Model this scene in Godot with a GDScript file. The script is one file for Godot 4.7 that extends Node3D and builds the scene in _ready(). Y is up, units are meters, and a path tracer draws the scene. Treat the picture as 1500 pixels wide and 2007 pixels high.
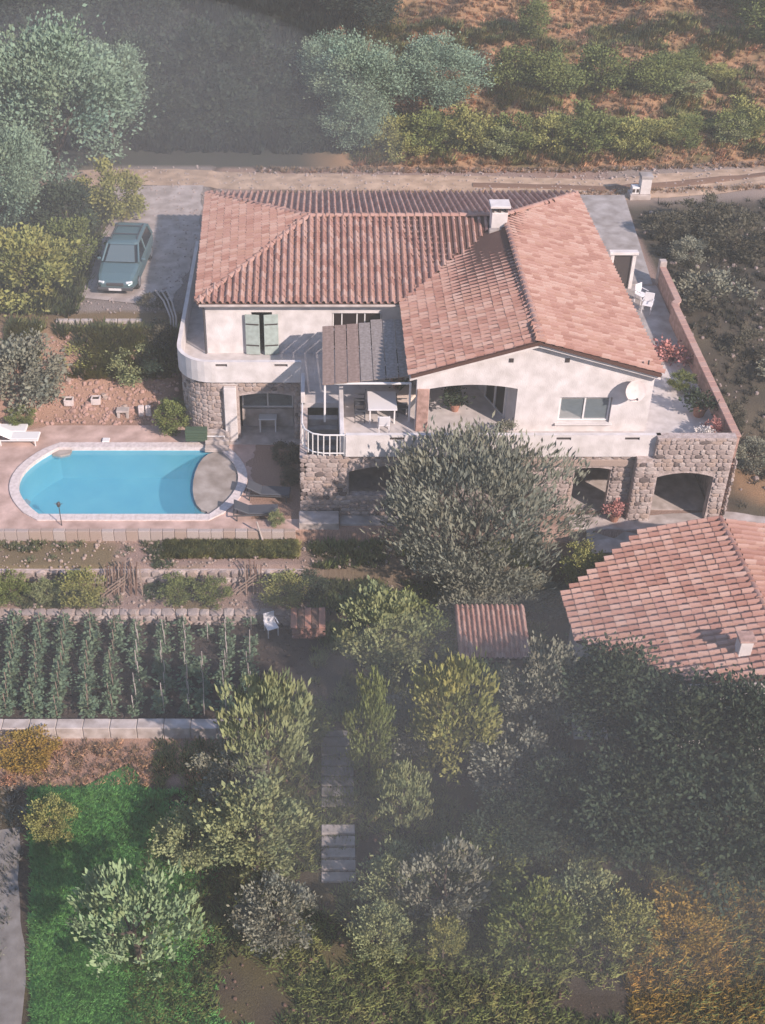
extends Node3D

const FLOOR := 3.2            # level of the main storey and its terraces
const EYE := Vector3(0, 32.715, 44.212)
var rng := RandomNumberGenerator.new()
var names := {}
var M := {}
var hills := FastNoiseLite.new()
var patches := FastNoiseLite.new()
var cube_faces := [[0, 1, 3, 2], [4, 6, 7, 5], [0, 4, 5, 1], [2, 3, 7, 6], [0, 2, 6, 4], [1, 5, 7, 3]]


func _ready() -> void:
	rng.seed = 20240611
	setup_view()
	setup_materials()
	build_ground()
	build_house()
	build_terraces()
	build_lower_house()
	build_pool()
	build_garden()
	build_plants()
	build_objects()


# ------------------------------------------------------------------ view and light
func setup_view() -> void:
	var cam := Camera3D.new()
	cam.name = "camera"
	cam.projection = Camera3D.PROJECTION_FRUSTUM
	cam.near = 0.5
	cam.far = 4000.0
	cam.keep_aspect = Camera3D.KEEP_HEIGHT
	cam.size = 0.5 * 2007.0 / 2440.0
	cam.frustum_offset = Vector2(0.5 * 120.0 / 2440.0, -0.5 * 48.5 / 2440.0)
	add_child(cam)
	cam.position = EYE
	cam.rotation = Vector3(deg_to_rad(-36.5), 0, 0)
	cam.current = true
	var sky := ProceduralSkyMaterial.new()
	sky.sky_top_color = Color(0.50, 0.60, 0.78)
	sky.sky_horizon_color = Color(0.82, 0.83, 0.86)
	sky.ground_horizon_color = Color(0.62, 0.58, 0.55)
	sky.ground_bottom_color = Color(0.32, 0.28, 0.25)
	sky.sky_curve = 0.18
	sky.sky_energy_multiplier = 0.9
	var e := Environment.new()
	e.background_mode = Environment.BG_SKY
	e.sky = Sky.new()
	e.sky.sky_material = sky
	e.tonemap_mode = Environment.TONE_MAPPER_LINEAR
	e.tonemap_exposure = 1.55
	e.sdfgi_enabled = true
	e.ssao_enabled = true
	e.ssil_enabled = true
	e.volumetric_fog_enabled = true
	e.volumetric_fog_density = 0.0
	e.fog_enabled = true
	e.fog_mode = Environment.FOG_MODE_EXPONENTIAL
	e.fog_density = 0.0016  # even fog added in place of a milky reflection in glass
	e.fog_light_color = Color(0.87, 0.88, 0.85)
	var we := WorldEnvironment.new()
	we.name = "world_environment"
	we.environment = e
	add_child(we)
	var sun := DirectionalLight3D.new()
	sun.name = "sun"
	sun.light_color = Color(1.0, 0.925, 0.88)
	sun.light_energy = 1.5
	sun.light_angular_distance = 1.0
	sun.shadow_enabled = true
	add_child(sun)
	var az := deg_to_rad(43.0)
	var el := deg_to_rad(32.0)
	var to_sun := Vector3(sin(az) * cos(el), sin(el), cos(az) * cos(el))
	sun.look_at_from_position(to_sun * 60.0, Vector3.ZERO, Vector3.UP)


# ------------------------------------------------------------------ materials
func ramp_texture(freq: float, a: Color, b: Color, seed_value: int, octaves := 4, size := 512) -> NoiseTexture2D:
	var n := FastNoiseLite.new()
	n.noise_type = FastNoiseLite.TYPE_SIMPLEX_SMOOTH
	n.frequency = freq
	n.fractal_octaves = octaves
	n.seed = seed_value
	var g := Gradient.new()
	g.set_color(0, a)
	g.set_color(1, b)
	var t := NoiseTexture2D.new()
	t.width = size
	t.height = size
	t.seamless = true
	t.noise = n
	t.color_ramp = g
	return t


func bump_texture(freq: float, seed_value: int, strength := 4.0) -> NoiseTexture2D:
	var n := FastNoiseLite.new()
	n.frequency = freq
	n.fractal_octaves = 5
	n.seed = seed_value
	var t := NoiseTexture2D.new()
	t.width = 512
	t.height = 512
	t.seamless = true
	t.noise = n
	t.as_normal_map = true
	t.bump_strength = strength
	return t


func lin(r: float, g: float, b: float) -> Color:
	return Color(r, g, b).linear_to_srgb()


func mat(called: String, c: Color, rough := 0.85, tex: Texture2D = null, scale := 0.3, bump: Texture2D = null, bump_amount := 0.6) -> StandardMaterial3D:
	var m := StandardMaterial3D.new()
	m.resource_name = called
	m.albedo_color = c
	m.roughness = rough
	if tex:
		m.albedo_texture = tex
	if bump:
		m.normal_enabled = true
		m.normal_texture = bump
		m.normal_scale = bump_amount
	if tex or bump:
		m.uv1_triplanar = true
		m.uv1_world_triplanar = true
		m.uv1_scale = Vector3(scale, scale, scale)
	M[called] = m
	return m


func leaf_mat(called: String, c: Color, glow := 0.25) -> void:
	var m := mat(called, c, 0.8)
	m.metallic_specular = 0.3
	m.vertex_color_use_as_albedo = true
	m.cull_mode = BaseMaterial3D.CULL_DISABLED
	m.backlight_enabled = true
	m.backlight = Color(c.r * glow, c.g * glow, c.b * glow * 0.6)


func setup_materials() -> void:
	var stain := ramp_texture(0.012, Color(0.84, 0.835, 0.825), Color(1, 1, 1), 3, 6)
	var mottle := ramp_texture(0.013, Color(0.74, 0.72, 0.70), Color(1, 1, 1), 5, 6)
	var grit := ramp_texture(0.09, Color(0.55, 0.52, 0.5), Color(1, 1, 1), 7, 4)
	var grain := bump_texture(0.06, 9, 5.0)
	var fine := bump_texture(0.15, 11, 3.0)
	hills.frequency = 0.05
	hills.fractal_octaves = 4
	hills.seed = 4
	patches.frequency = 0.16
	patches.fractal_octaves = 4
	patches.seed = 8
	var g := mat("earth", Color.WHITE, 0.95, grit, 0.35, grain, 0.5)
	g.vertex_color_use_as_albedo = true
	mat("road", lin(0.56, 0.405, 0.295), 0.95, mottle, 0.13, fine, 0.12)
	mat("drive", lin(0.52, 0.46, 0.445), 0.95, mottle, 0.13, fine, 0.12)
	mat("deck", lin(0.62, 0.445, 0.39), 0.9, mottle, 0.13, fine, 0.15)
	mat("plaster", lin(0.73, 0.69, 0.69), 0.9, stain, 0.18, fine, 0.25)
	mat("terrace_floor", lin(0.60, 0.555, 0.545), 0.8, stain, 0.25, fine, 0.2)
	mat("concrete", lin(0.42, 0.39, 0.385), 0.9, mottle, 0.15, fine, 0.15)
	mat("pale_concrete", lin(0.56, 0.50, 0.48), 0.9, mottle, 0.2, fine, 0.15)
	mat("dimmed_concrete", lin(0.22, 0.21, 0.205), 0.95, mottle, 0.2, fine, 0.2)  # grey darkened for foliage and haze over steps, and for a glass reflection
	mat("mortar", lin(0.56, 0.475, 0.455), 0.95, mottle, 0.5, grain, 0.8)
	mat("pink_wall", lin(0.50, 0.325, 0.28), 0.9, mottle, 0.4, grain, 0.5)
	var tones := [[0.62, 0.53, 0.505], [0.55, 0.465, 0.445], [0.48, 0.40, 0.38], [0.60, 0.48, 0.42], [0.22, 0.18, 0.175], [0.68, 0.60, 0.575]]
	for i in tones.size():
		mat("stone_%d" % i, lin(tones[i][0], tones[i][1], tones[i][2]), 0.92, grit, 0.7, grain, 0.7)
	var tile_tones := [[0.65, 0.405, 0.345], [0.60, 0.355, 0.30], [0.68, 0.44, 0.375], [0.52, 0.285, 0.235], [0.71, 0.49, 0.425], [0.61, 0.37, 0.30]]
	for i in tile_tones.size():
		mat("tile_%d" % i, lin(tile_tones[i][0], tile_tones[i][1], tile_tones[i][2]), 0.85, grit, 0.9, fine, 0.4)
	var tm := mat("tile_any", Color.WHITE, 0.85, grit, 0.9, fine, 0.4)
	tm.vertex_color_use_as_albedo = true
	mat("roof_bed", lin(0.15, 0.075, 0.06), 0.95, grit, 0.8)
	mat("dark_room", lin(0.10, 0.085, 0.08), 0.9)
	mat("white_paint", lin(0.70, 0.685, 0.68), 0.45)
	mat("sage", lin(0.42, 0.50, 0.47), 0.55, stain, 0.5)
	mat("dark_frame", lin(0.05, 0.04, 0.04), 0.5)
	mat("cloth_white", lin(0.66, 0.65, 0.67), 0.9)
	mat("navy", lin(0.055, 0.06, 0.075), 0.7)
	mat("beige_cloth", lin(0.60, 0.50, 0.44), 0.95)
	mat("grey_panel", lin(0.33, 0.295, 0.285), 0.8, mottle, 0.8)
	mat("brown_panel", lin(0.32, 0.235, 0.205), 0.8, mottle, 0.8)
	mat("wood", lin(0.22, 0.135, 0.10), 0.85, grit, 0.8)
	mat("pale_wood", lin(0.42, 0.32, 0.26), 0.85, grit, 0.8)
	mat("bark", lin(0.13, 0.10, 0.08), 0.95, grit, 1.2, grain, 0.8)
	mat("terracotta", lin(0.42, 0.21, 0.15), 0.8, stain, 0.8)
	mat("terracotta_soil", lin(0.33, 0.20, 0.14), 0.97, grit, 0.5)
	mat("soil_dark", lin(0.085, 0.065, 0.058), 0.97, grit, 0.5, grain, 1.0)
	mat("metal_dark", lin(0.06, 0.06, 0.065), 0.5)
	mat("reflection_ground", lin(0.05, 0.17, 0.04), 0.95, mottle, 0.3)  # green of a reflection in glass, put into the ground colour
	mat("pool_paint", lin(0.17, 0.50, 0.60), 0.6, ramp_texture(0.008, Color(0.8, 0.9, 0.95), Color(1, 1, 1), 21, 3), 0.12)
	mat("beach", lin(0.40, 0.355, 0.325), 0.9, mottle, 0.15, fine, 0.12)
	mat("pool_stone", lin(0.70, 0.62, 0.61), 0.85, stain, 0.6, fine, 0.3)
	mat("tyre", lin(0.02, 0.02, 0.02), 0.9)
	mat("rim", lin(0.45, 0.46, 0.48), 0.35).metallic = 0.8
	var paint := mat("car_paint", lin(0.11, 0.185, 0.205), 0.32)
	paint.metallic = 0.35
	paint.clearcoat_enabled = true
	paint.clearcoat = 0.7
	mat("car_glass", lin(0.02, 0.025, 0.03), 0.06)
	mat("dark_glass", lin(0.022, 0.014, 0.014), 0.3).metallic_specular = 0.25
	mat("windscreen", lin(0.10, 0.14, 0.16), 0.05)
	mat("lamp_glass", lin(0.7, 0.72, 0.74), 0.15)
	var pane := mat("pane", Color(0.75, 0.82, 0.85, 0.14), 0.05)
	pane.transparency = BaseMaterial3D.TRANSPARENCY_ALPHA
	var water := mat("water", Color(0.36, 0.72, 0.82, 0.40), 0.04, null)
	water.normal_enabled = true
	water.normal_texture = bump_texture(0.02, 31, 3.0)
	water.normal_scale = 0.25
	water.uv1_triplanar = true
	water.uv1_world_triplanar = true
	water.uv1_scale = Vector3(0.35, 0.35, 0.35)
	water.transparency = BaseMaterial3D.TRANSPARENCY_ALPHA
	leaf_mat("leaf_teal", lin(0.20, 0.285, 0.20))
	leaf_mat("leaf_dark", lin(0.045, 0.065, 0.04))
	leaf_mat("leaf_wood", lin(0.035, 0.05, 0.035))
	leaf_mat("leaf_yellow", lin(0.255, 0.26, 0.09))
	leaf_mat("leaf_olive", lin(0.20, 0.21, 0.165))
	leaf_mat("leaf_mid", lin(0.15, 0.18, 0.06))
	leaf_mat("leaf_fruit", lin(0.245, 0.275, 0.135))
	leaf_mat("leaf_pale", lin(0.24, 0.33, 0.175))
	leaf_mat("leaf_grey", lin(0.21, 0.215, 0.165))
	leaf_mat("leaf_scrub", lin(0.095, 0.09, 0.065))
	leaf_mat("leaf_ochre", lin(0.30, 0.20, 0.045))
	leaf_mat("leaf_bean", lin(0.12, 0.175, 0.11))
	leaf_mat("leaf_reflection", lin(0.14, 0.37, 0.10))  # blade colour taken from the same green glass reflection
	leaf_mat("leaf_dry", lin(0.55, 0.34, 0.19))
	leaf_mat("petal_pink", lin(0.44, 0.21, 0.195))
	leaf_mat("petal_white", lin(0.70, 0.66, 0.64))


# ------------------------------------------------------------------ naming and building helpers
func numbered(called: String) -> String:
	names[called] = names.get(called, -1) + 1
	return called if names[called] == 0 else "%s_%03d" % [called, names[called]]


func tag(o: Node3D, label: String, category: String, group := "") -> Node3D:
	o.set_meta("label", label)
	o.set_meta("category", category)
	if group:
		o.set_meta("group", group)
	return o


func thing(called: String, label: String, category: String, at := Vector3.ZERO, turn := 0.0, group := "") -> Node3D:
	var o := Node3D.new()
	o.name = numbered(called)
	add_child(o)
	o.position = at
	o.rotation.y = turn
	return tag(o, label, category, group)


func copy(src: Node3D, label: String, at: Vector3, turn := 0.0, size := 1.0) -> Node3D:
	var o: Node3D = src.duplicate()
	var base: String = src.name
	if base.length() > 4 and base.substr(base.length() - 4, 1) == "_" and base.right(3).is_valid_int():
		base = base.left(base.length() - 4)
	o.name = numbered(base)
	add_child(o)
	o.position = at
	o.rotation.y = turn
	o.scale = Vector3(size, size, size)
	o.set_meta("label", label)
	return o


func part(called: String, mesh: Mesh, m: Material, parent: Node) -> MeshInstance3D:
	var o := MeshInstance3D.new()
	o.name = called
	o.mesh = mesh
	o.material_override = m
	parent.add_child(o, true)
	return o


func piece(called: String, st: SurfaceTool, m: Material, parent: Node) -> MeshInstance3D:
	return part(called, st.commit(), m, parent)


func ground_piece(called: String, st: SurfaceTool, m: Material) -> MeshInstance3D:
	var o := piece(numbered(called), st, m, self)
	o.set_meta("kind", "structure")
	o.set_meta("label", called.replace("_", " "))
	return o


func mb() -> SurfaceTool:
	var st := SurfaceTool.new()
	st.begin(Mesh.PRIMITIVE_TRIANGLES)
	st.set_smooth_group(-1)
	return st


func tri(st: SurfaceTool, a: Vector3, b: Vector3, c: Vector3) -> void:
	var n := (c - a).cross(b - a).normalized()
	for p: Vector3 in [a, b, c]:
		st.set_normal(n)
		st.add_vertex(p)


func face(st: SurfaceTool, pts: Array, mid: Vector3) -> void:
	# a convex face turned away from mid
	var a: Vector3 = pts[0]
	var n: Vector3 = (pts[2] - a).cross(pts[1] - a)
	var flip: bool = n.dot(a - mid) < 0.0
	for i in range(1, pts.size() - 1):
		if flip:
			tri(st, a, pts[i + 1], pts[i])
		else:
			tri(st, a, pts[i], pts[i + 1])


func bx(st: SurfaceTool, c: Vector3, size: Vector3, ch := 0.0, b := Basis.IDENTITY) -> void:
	var h := size * 0.5
	if ch <= 0.0:
		var p := []
		for i in 8:
			p.append(c + b * Vector3(h.x * (1 if i & 1 else -1), h.y * (1 if i & 2 else -1), h.z * (1 if i & 4 else -1)))
		for f in cube_faces:
			face(st, [p[f[0]], p[f[1]], p[f[2]], p[f[3]]], c)
		return
	var k := minf(ch, minf(h.x, minf(h.y, h.z)) * 0.9)
	var v := func(sx: float, sy: float, sz: float, axis: int) -> Vector3:
		var q := Vector3(sx * (h.x - k), sy * (h.y - k), sz * (h.z - k))
		q[axis] += k * [sx, sy, sz][axis]
		return c + b * q
	for s in [-1.0, 1.0]:
		face(st, [v.call(s, -1, -1, 0), v.call(s, 1, -1, 0), v.call(s, 1, 1, 0), v.call(s, -1, 1, 0)], c)
		face(st, [v.call(-1, s, -1, 1), v.call(1, s, -1, 1), v.call(1, s, 1, 1), v.call(-1, s, 1, 1)], c)
		face(st, [v.call(-1, -1, s, 2), v.call(1, -1, s, 2), v.call(1, 1, s, 2), v.call(-1, 1, s, 2)], c)
		for t in [-1.0, 1.0]:
			face(st, [v.call(s, t, -1, 0), v.call(s, t, 1, 0), v.call(s, t, 1, 1), v.call(s, t, -1, 1)], c)
			face(st, [v.call(-1, s, t, 1), v.call(1, s, t, 1), v.call(1, s, t, 2), v.call(-1, s, t, 2)], c)
			face(st, [v.call(s, -1, t, 0), v.call(s, 1, t, 0), v.call(s, 1, t, 2), v.call(s, -1, t, 2)], c)
			for w in [-1.0, 1.0]:
				face(st, [v.call(s, t, w, 0), v.call(s, t, w, 1), v.call(s, t, w, 2)], c)


func box(called: String, x0: float, x1: float, y0: float, y1: float, z0: float, z1: float, m: Material, parent: Node, ch := 0.0) -> MeshInstance3D:
	var st := mb()
	bx(st, Vector3((x0 + x1) / 2, (y0 + y1) / 2, (z0 + z1) / 2), Vector3(x1 - x0, y1 - y0, z1 - z0), ch)
	return piece(called, st, m, parent)


func slab8(st: SurfaceTool, p: Array) -> void:
	# p: four bottom points then the four above them
	var c := Vector3.ZERO
	for q: Vector3 in p:
		c += q / 8.0
	for f in [[0, 1, 2, 3], [4, 5, 6, 7], [0, 1, 5, 4], [1, 2, 6, 5], [2, 3, 7, 6], [3, 0, 4, 7]]:
		face(st, [p[f[0]], p[f[1]], p[f[2]], p[f[3]]], c)


func tube(st: SurfaceTool, pts: Array, radii: Array, sides := 8) -> void:
	var rings := []
	for i in pts.size():
		var d: Vector3 = (pts[mini(i + 1, pts.size() - 1)] - pts[maxi(i - 1, 0)]).normalized()
		var a := d.cross(Vector3.RIGHT if absf(d.x) < 0.8 else Vector3.FORWARD).normalized()
		var b := d.cross(a)
		var ring := []
		for k in sides:
			var t := TAU * k / sides
			ring.append(pts[i] + (a * cos(t) + b * sin(t)) * radii[mini(i, radii.size() - 1)])
		rings.append(ring)
	for i in rings.size() - 1:
		var mid: Vector3 = (pts[i] + pts[i + 1]) * 0.5
		for k in sides:
			var n := (k + 1) % sides
			face(st, [rings[i][k], rings[i][n], rings[i + 1][n], rings[i + 1][k]], mid)
	face(st, rings[0], pts[1])
	face(st, rings[-1], pts[-2])


func loft(st: SurfaceTool, rings: Array, caps := true) -> void:
	var mids := []
	for r in rings:
		var c := Vector3.ZERO
		for q: Vector3 in r:
			c += q / r.size()
		mids.append(c)
	for i in rings.size() - 1:
		var n: int = rings[i].size()
		for k in n:
			face(st, [rings[i][k], rings[i][(k + 1) % n], rings[i + 1][(k + 1) % n], rings[i + 1][k]], (mids[i] + mids[i + 1]) * 0.5)
	if caps:
		face(st, rings[0], mids[1])
		face(st, rings[-1], mids[-2])


func lathe(st: SurfaceTool, profile: Array, at := Vector3.ZERO, sides := 14) -> void:
	var rings := []
	for p: Vector2 in profile:
		var ring := []
		for k in sides:
			var t := TAU * k / sides
			ring.append(at + Vector3(cos(t) * p.x, p.y, sin(t) * p.x))
		rings.append(ring)
	loft(st, rings)


func wall_with_holes(st: SurfaceTool, x0: float, x1: float, y0: float, y1: float, z0: float, z1: float, holes: Array) -> void:
	# holes: [x0, x1, y0, y1]; a wall in the plane of x and y
	var xs := [x0, x1]
	for h in holes:
		xs.append(h[0])
		xs.append(h[1])
	xs.sort()
	for i in xs.size() - 1:
		var a: float = xs[i]
		var b: float = xs[i + 1]
		if b - a < 0.001:
			continue
		var cuts := []
		for h in holes:
			if h[0] <= a + 0.001 and h[1] >= b - 0.001:
				cuts.append([h[2], h[3]])
		cuts.sort()
		var y := y0
		for c in cuts:
			if c[0] - y > 0.001:
				bx(st, Vector3((a + b) / 2, (y + c[0]) / 2, (z0 + z1) / 2), Vector3(b - a, c[0] - y, z1 - z0))
			y = c[1]
		if y1 - y > 0.001:
			bx(st, Vector3((a + b) / 2, (y + y1) / 2, (z0 + z1) / 2), Vector3(b - a, y1 - y, z1 - z0))


func arch_filler(st: SurfaceTool, x0: float, x1: float, y: float, rise: float, z0: float, z1: float) -> void:
	# the spandrels of a flat arch whose crown touches y and whose springing lies rise below
	var n := 10
	for i in n:
		var a := lerpf(x0, x1, float(i) / n)
		var b := lerpf(x0, x1, float(i + 1) / n)
		var fa := y - rise * pow(absf(2.0 * i / n - 1.0), 2.0) - 0.004
		var fb := y - rise * pow(absf(2.0 * (i + 1) / n - 1.0), 2.0) - 0.004
		slab8(st, [Vector3(a, fa, z0), Vector3(b, fb, z0), Vector3(b, fb, z1), Vector3(a, fa, z1), Vector3(a, y, z0), Vector3(b, y, z0), Vector3(b, y, z1), Vector3(a, y, z1)])


# ------------------------------------------------------------------ the lie of the land
func blend(a: float, b: float, v: float) -> float:
	return smoothstep(a, b, v)


func front_level(z: float) -> float:
	if z < 3.12: return 0.0
	if z < 4.95: return lerpf(-0.42, -0.5, (z - 3.12) / 1.83)
	if z < 6.82: return lerpf(-1.15, -1.25, (z - 4.95) / 1.87)
	if z < 12.58: return -1.8
	if z < 14.7: return lerpf(-2.05, -2.25, (z - 12.58) / 2.1)
	if z < 40.0: return lerpf(-2.25, -5.5, (z - 14.7) / 25.3)
	return maxf(-5.5 - (z - 40.0) * 0.12, -18.0)


func level(x: float, z: float) -> float:
	var y := front_level(z)
	if z < 3.12:
		var west := 3.2 * blend(-5.0, -9.6, z)
		if x < -12.5:
			west = lerpf(west, 3.2 * blend(-4.2, -9.0, z), blend(-12.5, -15.0, x))
		var house := 3.1 * blend(-9.0, -11.0, z)
		var east := 0.2 * blend(2.5, 0.0, z) + 3.0 * blend(1.5, -11.0, z)
		y = lerpf(lerpf(west, house, blend(-6.7, -6.3, x)), east, blend(16.9, 17.4, x))
	if z < -28.5:
		y += 0.20 * minf(-28.5 - z, 32.0) + 0.22 * clampf(-60.5 - z, 0.0, 130.0)
	if x > 18.0:
		y += minf(x - 18.0, 60.0) * 0.04 * blend(2.0, -10.0, z)
	if x < -18.0:
		y += minf(-18.0 - x, 60.0) * 0.05 * blend(2.0, -10.0, z)
	var rough := 0.0
	if z < -29.0: rough = 0.9 * blend(-29.0, -33.0, z)
	elif x > 17.6 and z < 2.5: rough = 0.22 * blend(17.6, 19.0, x)
	elif x < -6.8 and z < -5.0 and z > -10.5: rough = 0.16
	elif z > 14.8: rough = 0.14
	y += hills.get_noise_2d(x * 3.0, z * 3.0) * rough
	return y


func ground_color(x: float, z: float) -> Color:
	var n := patches.get_noise_2d(x, z) * 0.5 + 0.5
	var n2 := hills.get_noise_2d(x * 5.0 + 90.0, z * 5.0) * 0.5 + 0.5
	var v := 0.85 + 0.3 * n2
	var red := Color(0.47, 0.30, 0.225)
	var pink := Color(0.47, 0.335, 0.285)
	var olive := Color(0.14, 0.125, 0.045)
	var dark := Color(0.075, 0.058, 0.042)
	var c := pink
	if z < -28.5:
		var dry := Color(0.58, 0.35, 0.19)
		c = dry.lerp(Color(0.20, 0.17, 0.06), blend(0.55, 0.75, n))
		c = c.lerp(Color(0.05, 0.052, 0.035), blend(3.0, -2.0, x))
	elif z < -10.2 and x < -6.6:
		c = Color(0.36, 0.31, 0.29).lerp(olive, blend(-11.0, -14.0, x) * 0.7)
	elif x > 17.3 and z < 3.2:
		c = Color(0.085, 0.072, 0.052).lerp(Color(0.15, 0.125, 0.085), blend(0.48, 0.7, n))
		c = c.lerp(Color(0.40, 0.25, 0.14), blend(-3.0, 1.0, z) * blend(0.3, 0.6, n2))
		c = c.lerp(Color(0.46, 0.37, 0.32), blend(-22.0, -24.0, z))
	elif z < -4.6 and x < -6.2:
		c = red.lerp(Color(0.20, 0.15, 0.06), blend(-7.6, -9.6, z) * 0.8).lerp(Color(0.16, 0.10, 0.075), blend(-8.0, -6.6, x) * 0.9)
	elif z < 3.2:
		c = pink.lerp(red, maxf(blend(0.45, 0.7, n) * 0.8, blend(-3.6, -3.0, x) * blend(-0.5, -1.0, x) * 0.7))
	elif z < 6.9:
		c = Color(0.43, 0.31, 0.265).lerp(Color(0.20, 0.165, 0.07), blend(0.52, 0.66, n) * 0.8)
		c = c.lerp(Color(0.15, 0.12, 0.07), blend(-1.5, 0.5, x) * 0.8)
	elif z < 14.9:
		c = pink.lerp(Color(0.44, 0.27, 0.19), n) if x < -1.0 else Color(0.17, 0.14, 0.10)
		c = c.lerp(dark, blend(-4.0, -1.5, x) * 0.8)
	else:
		c = dark.lerp(Color(0.12, 0.10, 0.04), blend(0.4, 0.65, n))  # shadow put into the soil colour here as dark brown
	return Color(c.r * v, c.g * v, c.b * v)


func lines(spans: Array) -> Array:
	# [from, to, step] spans joined into one rising list
	var out := []
	for s in spans:
		var k := int(round((s[1] - s[0]) / s[2]))
		for i in k:
			out.append(lerpf(s[0], s[1], float(i) / k))
	out.append(spans[-1][1])
	return out


func build_ground() -> void:
	var xs := lines([[-900.0, -120.0, 130.0], [-120.0, -40.0, 8.0], [-40.0, -18.0, 1.0], [-18.0, 24.0, 0.4], [24.0, 44.0, 1.0], [44.0, 120.0, 7.6], [120.0, 900.0, 130.0]])
	var zs := lines([[-900.0, -120.0, 130.0], [-120.0, -70.0, 5.0], [-70.0, -36.0, 1.0], [-36.0, 3.1, 0.4], [3.1, 3.13, 0.03], [3.13, 4.94, 0.3], [4.94, 4.97, 0.03], [4.97, 6.81, 0.3], [6.81, 6.84, 0.03], [6.84, 12.56, 0.4], [12.56, 12.6, 0.04], [12.6, 30.0, 0.4], [30.0, 70.0, 4.0], [70.0, 120.0, 10.0], [120.0, 900.0, 130.0]])
	var vs := PackedVector3Array()
	var cs := PackedColorArray()
	var idx := PackedInt32Array()
	for z: float in zs:
		for x: float in xs:
			var y := level(x, z)
			# the pool basin lies open
			if x > -13.3 and x < -3.8 and z > -3.1 and z < 2.2:
				y = -2.2
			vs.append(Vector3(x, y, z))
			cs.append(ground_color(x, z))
	var nx := xs.size()
	for j in zs.size() - 1:
		for i in nx - 1:
			var a := j * nx + i
			idx.append_array([a, a + 1, a + nx, a + 1, a + nx + 1, a + nx])
	var arr := []
	arr.resize(Mesh.ARRAY_MAX)
	arr[Mesh.ARRAY_VERTEX] = vs
	arr[Mesh.ARRAY_COLOR] = cs
	arr[Mesh.ARRAY_INDEX] = idx
	var am := ArrayMesh.new()
	am.add_surface_from_arrays(Mesh.PRIMITIVE_TRIANGLES, arr)
	var st := SurfaceTool.new()
	st.create_from(am, 0)
	st.generate_normals()
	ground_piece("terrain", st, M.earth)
	# the dirt track behind the house: two pale wheel lanes and a verge of grass between them
	var track := [[-30.0, -25.5], [-18.0, -26.6], [-10.0, -27.0], [-4.0, -26.6], [2.0, -26.4], [8.0, -26.2], [13.0, -25.9], [18.0, -25.6], [26.0, -26.6], [36.0, -29.0]]
	draped("dirt_track", track, 1.25, 0.03, M.road)
	var fork := [[16.5, -24.0], [19.0, -24.3], [23.0, -24.6], [28.0, -25.6]]
	draped("wheel_lane", fork, 0.5, 0.05, M.road)
	draped("track_verge", [[9.0, -26.0], [14.0, -25.7], [19.0, -25.4], [25.0, -26.3], [34.0, -28.4]], 0.36, 0.07, M.terracotta_soil)
	# the parking area in front of the car
	var drive := [[-9.6, -25.6], [-9.4, -22.0], [-9.3, -18.0], [-9.6, -14.0], [-10.2, -11.2]]
	draped("driveway", drive, 2.6, 0.045, M.drive)
	# the deck round the pool, with the pool left open
	st = mb()
	var z := -4.9
	while z < 3.07:
		var w := minf(z + 0.1, 3.08)
		var spans := [[-15.5, -0.95 if w > 2.25 else -3.1 + 0.7 * hills.get_noise_2d(z * 9.0, 40.0)]]
		if w > -3.1 and z < 2.2:
			spans = [[-15.5, -12.1 - pool_bulge((z + w) * 0.5, 1.3)], [-4.8 + pool_bulge((z + w) * 0.5, 1.1), -3.1 + 0.7 * hills.get_noise_2d(z * 9.0, 40.0)]]
		for r in spans:
			var steps := 14
			for k in steps:
				var p := lerpf(r[0], r[1], float(k) / steps)
				var q := lerpf(r[0], r[1], float(k + 1) / steps)
				face(st, [Vector3(p, 0.02, z), Vector3(q, 0.02, z), Vector3(q, 0.02, w), Vector3(p, 0.02, w)], Vector3(p, -9, z))
		z = w
	ground_piece("pool_deck", st, M.deck)
	st = mb()
	bx(st, Vector3(-7.1, -1.79, 9.6), Vector3(13.2, 0.06, 5.5))
	ground_piece("vegetable_soil", st, M.soil_dark)
	# the paved strip behind the right wing
	st = mb()
	slab8(st, [Vector3(14.1, 3.0, -24.0), Vector3(17.6, 3.0, -24.0), Vector3(16.9, 3.0, -13.0), Vector3(14.1, 3.0, -13.0), Vector3(14.1, 3.36, -24.0), Vector3(17.6, 3.36, -24.0), Vector3(16.9, 3.26, -13.0), Vector3(14.1, 3.26, -13.0)])
	ground_piece("paved_path", st, M.concrete)
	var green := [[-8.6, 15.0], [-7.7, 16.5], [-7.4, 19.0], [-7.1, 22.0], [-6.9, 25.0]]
	draped("reflection", green, 1.9, 0.03, M.reflection_ground)  # green ground put in where a reflection in glass shows
	var slab := [[-11.3, 16.6], [-10.9, 19.0], [-10.3, 21.5], [-9.9, 24.5]]
	draped("grey_reflection", slab, 0.85, 0.05, M.dimmed_concrete)  # flat grey strip standing in for a reflection in glass
	var yard := [[11.2, 3.3], [13.4, 3.0], [17.0, 2.7], [22.0, 3.6]]
	draped("pale_yard", yard, 0.85, 0.05, M.pale_concrete)


func pool_bulge(z: float, sag: float) -> float:
	# how far the rounded ends reach out at depth z
	var t := clampf((z + 0.475) / 2.5, -1.0, 1.0)
	return sag * (1.0 - t * t)


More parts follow.
